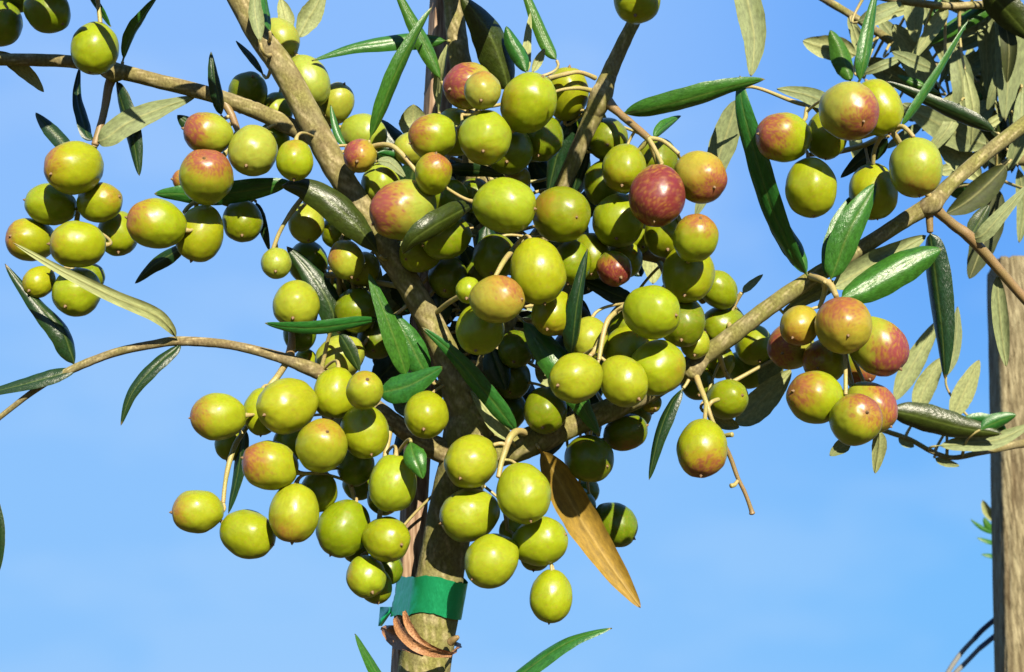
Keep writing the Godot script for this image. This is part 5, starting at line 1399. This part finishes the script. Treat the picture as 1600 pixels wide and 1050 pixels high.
# ---------------------------------------------------------------- behind
func tree_behind() -> void:
	var foot := P(1760, 1100, -38)
	var root := Vector3(foot.x + 0.02, 0, foot.z)
	var t := thing("olive_tree", "olive tree behind, with grey green leaves seen past the right branch", "tree", root)
	var tr := to_line([[1760, 1100, -38, 60], [1750, 700, -36, 55], [1740, 420, -34, 45], [1730, 200, -33, 32]])
	var line := smooth_line(tr, 6)
	var down := []
	for k in 14:
		var p := root.lerp(foot, k / 14.0)
		down.append(Vector4(p.x, p.y, p.z, lerpf(0.034, line[0].w, k / 14.0)))
	var trunk := node_of("trunk", [tube(down + line, root, 20, bark_paint(0.0), 0.08)], ["bark"], t)
	remember(line, trunk)
	limb("branch", "", [[1732, 230, -33, 24], [1690, 130, -30, 18], [1650, 80, -27, 14], [1590, 20, -24, 10], [1540, 8, -22, 7], [1480, 10, -20, 6], [1400, 0, -20, 6], [1340, -14, -20, 6]], t, 12, bark_paint(0.0), "bark", 0.08)
	limb("branch", "", [[1738, 380, -34, 22], [1690, 300, -30, 14], [1640, 260, -27, 10], [1590, 250, -24, 9], [1562, 262, -22, 6], [1540, 285, -22, 5]], t, 12, bark_paint(0.0), "bark", 0.08)
	limb("branch", "", [[1742, 760, -36, 18], [1680, 700, -32, 12], [1620, 690, -28, 8], [1540, 705, -25, 5], [1490, 715, -24, 4], [1455, 705, -24, 4], [1420, 686, -24, 4], [1378, 672, -24, 4]], t, 12, bark_paint(0.0), "bark", 0.08)
	limb("branch", "", [[1734, 260, -33, 18], [1700, 120, -26, 14], [1660, -40, -20, 10], [1600, -110, -15, 8], [1500, -140, -13, 6]], t, 12, bark_paint(0.0), "bark", 0.08)
	limb("branch", "", [[1737, 330, -33, 16], [1720, 240, -24, 12], [1690, 120, -17, 9], [1680, -20, -14, 7]], t, 12, bark_paint(0.0), "bark", 0.08)
	limb("branch", "", [[1680, 120, -30, 12], [1560, 120, -28, 8], [1450, 100, -26, 7], [1400, 70, -26, 7], [1340, 30, -26, 6], [1290, 0, -26, 6], [1260, -20, -26, 5]], t, 12, bark_paint(0.0), "bark", 0.08)
	leaf([[1340, 88, -25], [1315, 78, -25], [1280, 72, -25], [1254, 64, -25]], 20, 185, 0, "", t)
	leaf([[1330, 130, -24], [1322, 105, -24], [1310, 72, -24], [1297, 47, -24]], 16, 20, 0, "", t)
	leaf([[1352, 95, -27], [1340, 60, -27], [1325, 25, -27]], 11, 185, 0, "", t)
	leaf([[1402, 70, -27], [1390, 50, -27], [1370, 26, -27]], 12, 185, 0, "", t)
	leaf([[1455, 150, -23], [1442, 112, -23], [1418, 72, -23], [1395, 38, -23]], 24, 180, 0, "", t)
	leaf([[1428, -20, -22], [1428, 20, -22], [1431, 68, -22]], 16, 185, 0, "", t)
	leaf([[1445, 0, -23], [1458, 40, -23], [1480, 108, -23]], 14, 180, 0, "", t)
	leaf([[1575, -5, -22], [1530, 20, -22], [1480, 48, -22], [1438, 72, -22]], 13, 10, 0, "", t)
	leaf([[1570, 18, -23], [1530, 38, -23], [1490, 55, -23], [1450, 72, -23]], 13, 185, 0, "", t)
	leaf([[1540, 10, -23], [1540, 60, -23], [1545, 160, -23]], 14, 170, 0, "", t)
	leaf([[1574, 0, -22], [1578, 70, -22], [1570, 190, -22]], 24, 176, 0, "", t)
	leaf([[1550, 80, -24], [1520, 98, -24], [1475, 128, -24]], 13, 185, 0, "", t)
	leaf([[1535, -20, -20], [1570, 15, -20], [1612, 62, -20]], 26, 10, 0, "dark", t)
	leaf([[1520, 125, -25], [1516, 150, -25], [1508, 190, -25]], 15, 180, 0, "", t)
	leaf([[1525, 128, -24], [1540, 160, -24], [1557, 205, -24]], 11, 185, 0, "", t)
	leaf([[1352, 90, -26], [1390, 115, -26], [1440, 142, -26]], 18, 185, 0, "", t)
	leaf([[1545, 228, -21], [1510, 215, -21], [1460, 190, -21], [1408, 162, -21]], 26, 178, 0, "", t)
	leaf([[1535, 285, -22], [1510, 258, -22], [1485, 235, -22], [1458, 210, -22]], 21, 182, 0, "", t)
	leaf([[1612, 205, -23], [1590, 232, -23], [1574, 268, -23]], 14, 180, 0, "", t)
	leaf([[1480, 298, -25], [1505, 299, -25], [1532, 292, -25]], 13, 20, 0, "", t)
	leaf([[1575, 255, -20], [1545, 285, -20], [1510, 315, -20], [1478, 334, -20]], 22, 170, 0, "dark", t)
	leaf([[1562, 290, -21], [1550, 340, -21], [1530, 395, -21], [1514, 436, -21]], 22, 172, 0, "dark", t)
	leaf([[1400, 180, -26], [1412, 176, -26], [1428, 190, -26]], 9, 185, 0, "", t)
	leaf([[1480, 10, -20], [1462, 40, -20], [1420, 100, -20]], 12, 190, 0, "", t)
	leaf([[1600, 110, -25], [1590, 150, -25], [1592, 210, -25]], 16, 180, 0, "", t)
	leaf([[1490, 140, -25], [1475, 175, -25], [1440, 205, -25]], 13, 182, 0, "", t)
	leaf([[1395, 632, -24], [1415, 590, -24], [1440, 545, -24], [1468, 498, -24]], 17, 180, 0, "", t)
	leaf([[1432, 645, -24], [1445, 605, -24], [1472, 558, -24]], 17, 182, 0, "", t)
	leaf([[1478, 590, -26], [1492, 540, -26], [1496, 478, -26]], 10, 185, 0, "", t)
	leaf([[1487, 655, -24], [1505, 615, -24], [1530, 562, -24]], 17, 182, 0, "", t)
	leaf([[1385, 640, -22], [1430, 650, -22], [1500, 668, -22], [1565, 678, -22]], 23, 10, 0, "dark", t)
	leaf([[1462, 697, -23], [1510, 692, -23], [1560, 686, -23], [1612, 662, -23]], 15, 182, 0, "", t)
	leaf([[1530, 672, -22], [1555, 660, -22], [1588, 648, -22]], 13, 20, 0, "", t)
	leaf([[1460, 715, -24], [1476, 722, -24], [1499, 728, -24]], 7, 185, 0, "", t)
	leaf([[1404, 680, -24], [1414, 690, -24], [1428, 698, -24]], 8, 185, 0, "", t)
	leaf([[1500, 655, -23], [1540, 660, -23], [1572, 672, -23]], 12, 30, 0, "", t)
	leaf([[1538, -96, -9.3], [1526, -141, -8.9], [1514, -186, -9.3]], 18, 0, 0, "", t)
	leaf([[1597, -66, -13.9], [1608, -91, -13.5], [1620, -116, -13.9]], 21, 185, 0, "", t)
	leaf([[1601, -93, -11.5], [1623, -128, -11.1], [1645, -163, -11.5]], 19, 0, 0, "", t)
	leaf([[1607, -137, -12.8], [1596, -162, -12.4], [1585, -187, -12.8]], 19, 0, 0, "", t)
	leaf([[1622, -99, -10.3], [1629, -144, -9.9], [1636, -189, -10.3]], 20, 0, 0, "", t)
	leaf([[1559, -152, -14.8], [1557, -177, -14.4], [1555, -202, -14.8]], 19, 20, 0, "", t)
	leaf([[1488, -82, -15.7], [1487, -107, -15.3], [1486, -132, -15.7]], 24, 20, 0, "", t)
	leaf([[1556, -161, -17.9], [1584, -196, -17.5], [1613, -231, -17.9]], 23, 20, 0, "", t)
	leaf([[1586, -170, -12.7], [1584, -195, -12.3], [1582, -220, -12.7]], 19, 0, 0, "", t)
	leaf([[1661, 2, -9.2], [1645, -33, -8.8], [1629, -68, -9.2]], 18, 20, 0, "", t)
	leaf([[1563, -97, -18], [1574, -142, -17.6], [1586, -187, -18]], 18, 0, 0, "", t)
	leaf([[1531, -133, -13.5], [1541, -178, -13.1], [1551, -223, -13.5]], 24, 0, 0, "", t)
	leaf([[1663, 332, -12.9], [1666, 357, -12.5], [1669, 382, -12.9]], 21, 0, 0, "", t)
	leaf([[1660, 222, -10.5], [1674, 177, -10.1], [1687, 132, -10.5]], 26, 20, 0, "", t)
	leaf([[1481, -116, -12.5], [1466, -141, -12.1], [1451, -166, -12.5]], 23, 185, 0, "", t)
	leaf([[1612, -113, -12.4], [1614, -148, -12], [1617, -183, -12.4]], 19, 20, 0, "", t)
	leaf([[1581, -92, -10.4], [1604, -117, -10], [1628, -142, -10.4]], 23, 170, 0, "", t)
	leaf([[1572, 88, -22.8], [1557, 130, -22.2], [1542, 173, -22.77]], 10, 170, 0, "", t)
	leaf([[1525, 22, -23.1], [1490, 7, -22.5], [1455, -8, -23.14]], 11, 170, 0, "", t)
	leaf([[1330, 189, -25.8], [1340, 234, -25.2], [1350, 279, -25.84]], 11, 190, 0, "", t)
	leaf([[1413, 106, -26.5], [1443, 76, -25.9], [1473, 46, -26.53]], 9, 180, 0, "", t)
	leaf([[1592, 195, -24.3], [1627, 180, -23.7], [1662, 165, -24.3]], 11, 180, 0, "", t)
	leaf([[1339, 35, -19.7], [1374, 20, -19.1], [1409, 5, -19.68]], 12, 170, 0, "", t)
	leaf([[1376, 128, -26.1], [1346, 148, -25.5], [1316, 168, -26.1]], 11, 170, 0, "", t)
	leaf([[1490, 179, -25.7], [1500, 224, -25.1], [1510, 269, -25.69]], 8, 170, 0, "", t)
	leaf([[1589, 228, -23.8], [1604, 188, -23.2], [1619, 148, -23.8]], 11, 20, 0, "", t)
	leaf([[1574, 175, -22.7], [1544, 195, -22.1], [1514, 215, -22.67]], 8, 170, 0, "", t)
	leaf([[1463, 111, -20.1], [1428, 96, -19.5], [1393, 81, -20.07]], 11, 190, 0, "", t)
	leaf([[1388, 84, -24.3], [1418, 54, -23.7], [1448, 24, -24.32]], 10, 170, 0, "", t)
	leaf([[1344, 117, -20.1], [1379, 102, -19.5], [1414, 87, -20.13]], 8, 180, 0, "", t)
	leaf([[1443, 192, -26.7], [1413, 212, -26.1], [1383, 232, -26.65]], 9, 180, 0, "", t)
	leaf([[1442, 65, -21.4], [1457, 25, -20.8], [1472, -15, -21.43]], 8, 20, 0, "", t)
	leaf([[1471, 147, -22.2], [1436, 132, -21.6], [1401, 117, -22.18]], 8, 20, 0, "", t)
	leaf([[1592, 74, -26.4], [1615, 129, -25.8], [1622, 184, -26.4]], 14, 180, 0, "", t)
	leaf([[1550, 152, -26.1], [1583, 200, -25.5], [1600, 247, -26.1]], 11, 188, 0, "", t)
	leaf([[1596, 137, -21.7], [1594, 202, -21.1], [1576, 267, -21.7]], 14, 176, 0, "", t)
	leaf([[1513, 94, -27.1], [1536, 149, -26.5], [1543, 204, -27.1]], 15, 176, 0, "", t)
	leaf([[1516, 67, -27.4], [1514, 132, -26.8], [1496, 197, -27.4]], 14, 176, 0, "", t)
	leaf([[1566, 190, -27.4], [1599, 238, -26.8], [1616, 285, -27.4]], 14, 188, 0, "", t)
	leaf([[1502, 157, -21.4], [1480, 202, -20.8], [1442, 247, -21.4]], 12, 188, 0, "", t)
	leaf([[1570, 151, -25.2], [1583, 211, -24.6], [1580, 271, -25.2]], 11, 20, 0, "dark", t)
	leaf([[1567, 145, -26.2], [1565, 210, -25.6], [1547, 275, -26.2]], 18, 20, 0, "dark", t)
	leaf([[1507, 108, -20.4], [1520, 168, -19.8], [1517, 228, -20.4]], 11, 180, 0, "", t)
	leaf([[1570, 20, -25.1], [1538, 50, -24.5], [1490, 80, -25.1]], 17, 180, 0, "", t)
	leaf([[1554, 154, -24.1], [1522, 184, -23.5], [1474, 214, -24.1]], 18, 180, 0, "", t)
	leaf([[1528, 145, -27.9], [1541, 205, -27.3], [1538, 265, -27.9]], 18, 188, 0, "", t)
	leaf([[1563, 10, -21.6], [1576, 70, -21], [1573, 130, -21.6]], 13, 180, 0, "dark", t)
	leaf([[1491, 71, -22.7], [1504, 131, -22.1], [1501, 191, -22.7]], 18, 180, 0, "", t)
	leaf([[1550, 36, -26.1], [1548, 101, -25.5], [1530, 166, -26.1]], 14, 180, 0, "", t)
	leaf([[1500, 20, -26], [1490, 70, -26], [1470, 130, -26]], 12, 178, 0, "", t)
	leaf([[1560, 40, -25], [1530, 95, -25], [1490, 150, -25]], 12, 185, 0, "", t)
	leaf([[1600, 70, -24], [1605, 140, -24], [1595, 200, -24]], 14, 178, 0, "", t)
	leaf([[1440, 10, -24], [1395, 20, -24], [1350, 45, -24]], 9, 180, 0, "", t)
	leaf([[1560, 130, -24], [1500, 165, -24], [1440, 175, -24]], 12, 10, 0, "", t)
	leaf([[1400, 75, -25], [1440, 120, -25], [1480, 190, -25]], 15, 178, 0, "dark", t)
	leaf([[1330, 35, -25], [1345, 80, -25], [1350, 125, -25]], 11, 183, 0, "", t)
	leaf([[1590, 260, -23], [1600, 320, -23], [1592, 380, -23]], 12, 182, 0, "", t)
	leaf([[1560, 262, -22], [1545, 225, -22], [1500, 170, -22]], 14, 178, 0, "dark", t)
	leaf([[1555, 230, -24], [1500, 260, -24], [1450, 270, -24]], 13, 184, 0, "", t)
	sprig()


func sprig() -> void:
	# another young tree stands beyond the post; a few of its leaves show at the post's left edge
	var foot := P(1640, 1050, -165)
	var root := Vector3(foot.x, 0, foot.z)
	var t := thing("olive_tree", "far olive shoot with yellow green leaves peeping out beside the wooden post", "tree", root)
	var top := P(1568, 780, -165)
	var line := []
	for k in 20:
		var p := root.lerp(top, k / 19.0)
		p.x += 0.012 * sin(k * 0.5)
		line.append(Vector4(p.x, p.y, p.z, lerpf(0.009, 0.003, k / 19.0)))
	var trunk := node_of("trunk", [tube(line, root, 10, bark_paint(0.2), 0.05)], ["bark"], t)
	remember(line, trunk)
	leaf([[1560, 815, -165], [1545, 800, -164], [1535, 781, -164]], 8, 160, 0, "", t)
	leaf([[1562, 832, -165], [1545, 822, -164], [1537, 808, -164]], 6, 20, 0, "", t)
	leaf([[1565, 832, -165], [1540, 826, -164], [1516, 811, -164]], 4, 40, 0, "", t)
	leaf([[1565, 850, -165], [1545, 846, -164], [1526, 840, -164]], 4, 40, 0, "", t)
	leaf([[1568, 872, -165], [1550, 868, -164], [1533, 866, -164]], 4, 40, 0, "", t)
	leaf([[1580, 780, -165], [1600, 760, -164], [1615, 735, -164]], 8, 30, 0, "", t)
	leaf([[1585, 850, -165], [1610, 840, -164], [1630, 820, -164]], 8, 30, 0, "", t)


func drip_tubes() -> void:
	var z := -128.0
	var a := [[1575, 950, z, 3.6], [1556, 966, z, 3.6], [1535, 984, z + 1, 3.6], [1522, 998, z + 2, 3.6], [1500, 1022, z + 4, 3.6], [1478, 1056, z + 7, 3.6], [1462, 1100, z + 12, 3.6], [1455, 1160, z + 18, 3.6]]
	var b := [[1578, 976, z, 3.6], [1556, 992, z, 3.6], [1540, 1005, z + 1, 3.6], [1530, 1013, z + 2, 3.6], [1508, 1036, z + 4, 3.6], [1490, 1056, z + 7, 3.6], [1476, 1100, z + 12, 3.6], [1470, 1160, z + 18, 3.6]]
	var words := ["thin grey tube with a black end, upper of two leaving the post", "thin grey tube with a black end, lower of two leaving the post"]
	for k in 2:
		var pts: Array = a if k == 0 else b
		var at := P(pts[3][0], pts[3][1], pts[3][2])
		var o := thing("drip_tube", words[k], "tube", at, "tubes beside the wooden post")
		var black := smooth_line(to_line(pts.slice(0, 4)), 6)
		var grey := smooth_line(to_line(pts.slice(3, 8)), 6)
		# the grey tube runs on down to the soil
		var e: Vector4 = grey[grey.size() - 1]
		for i in range(1, 9):
			grey.append(Vector4(e.x - 0.004 * i, lerpf(e.y, 0.01, i / 8.0), e.z + 0.02 * i, e.w))
		for q in black.size():
			black[q].w *= 1.12
		node_of("tube_end", [tube(black, at, 12, stalk_paint)], ["tube_black"], o)
		node_of("tube_run", [tube(grey, at, 12, stalk_paint)], ["tube_grey"], o)
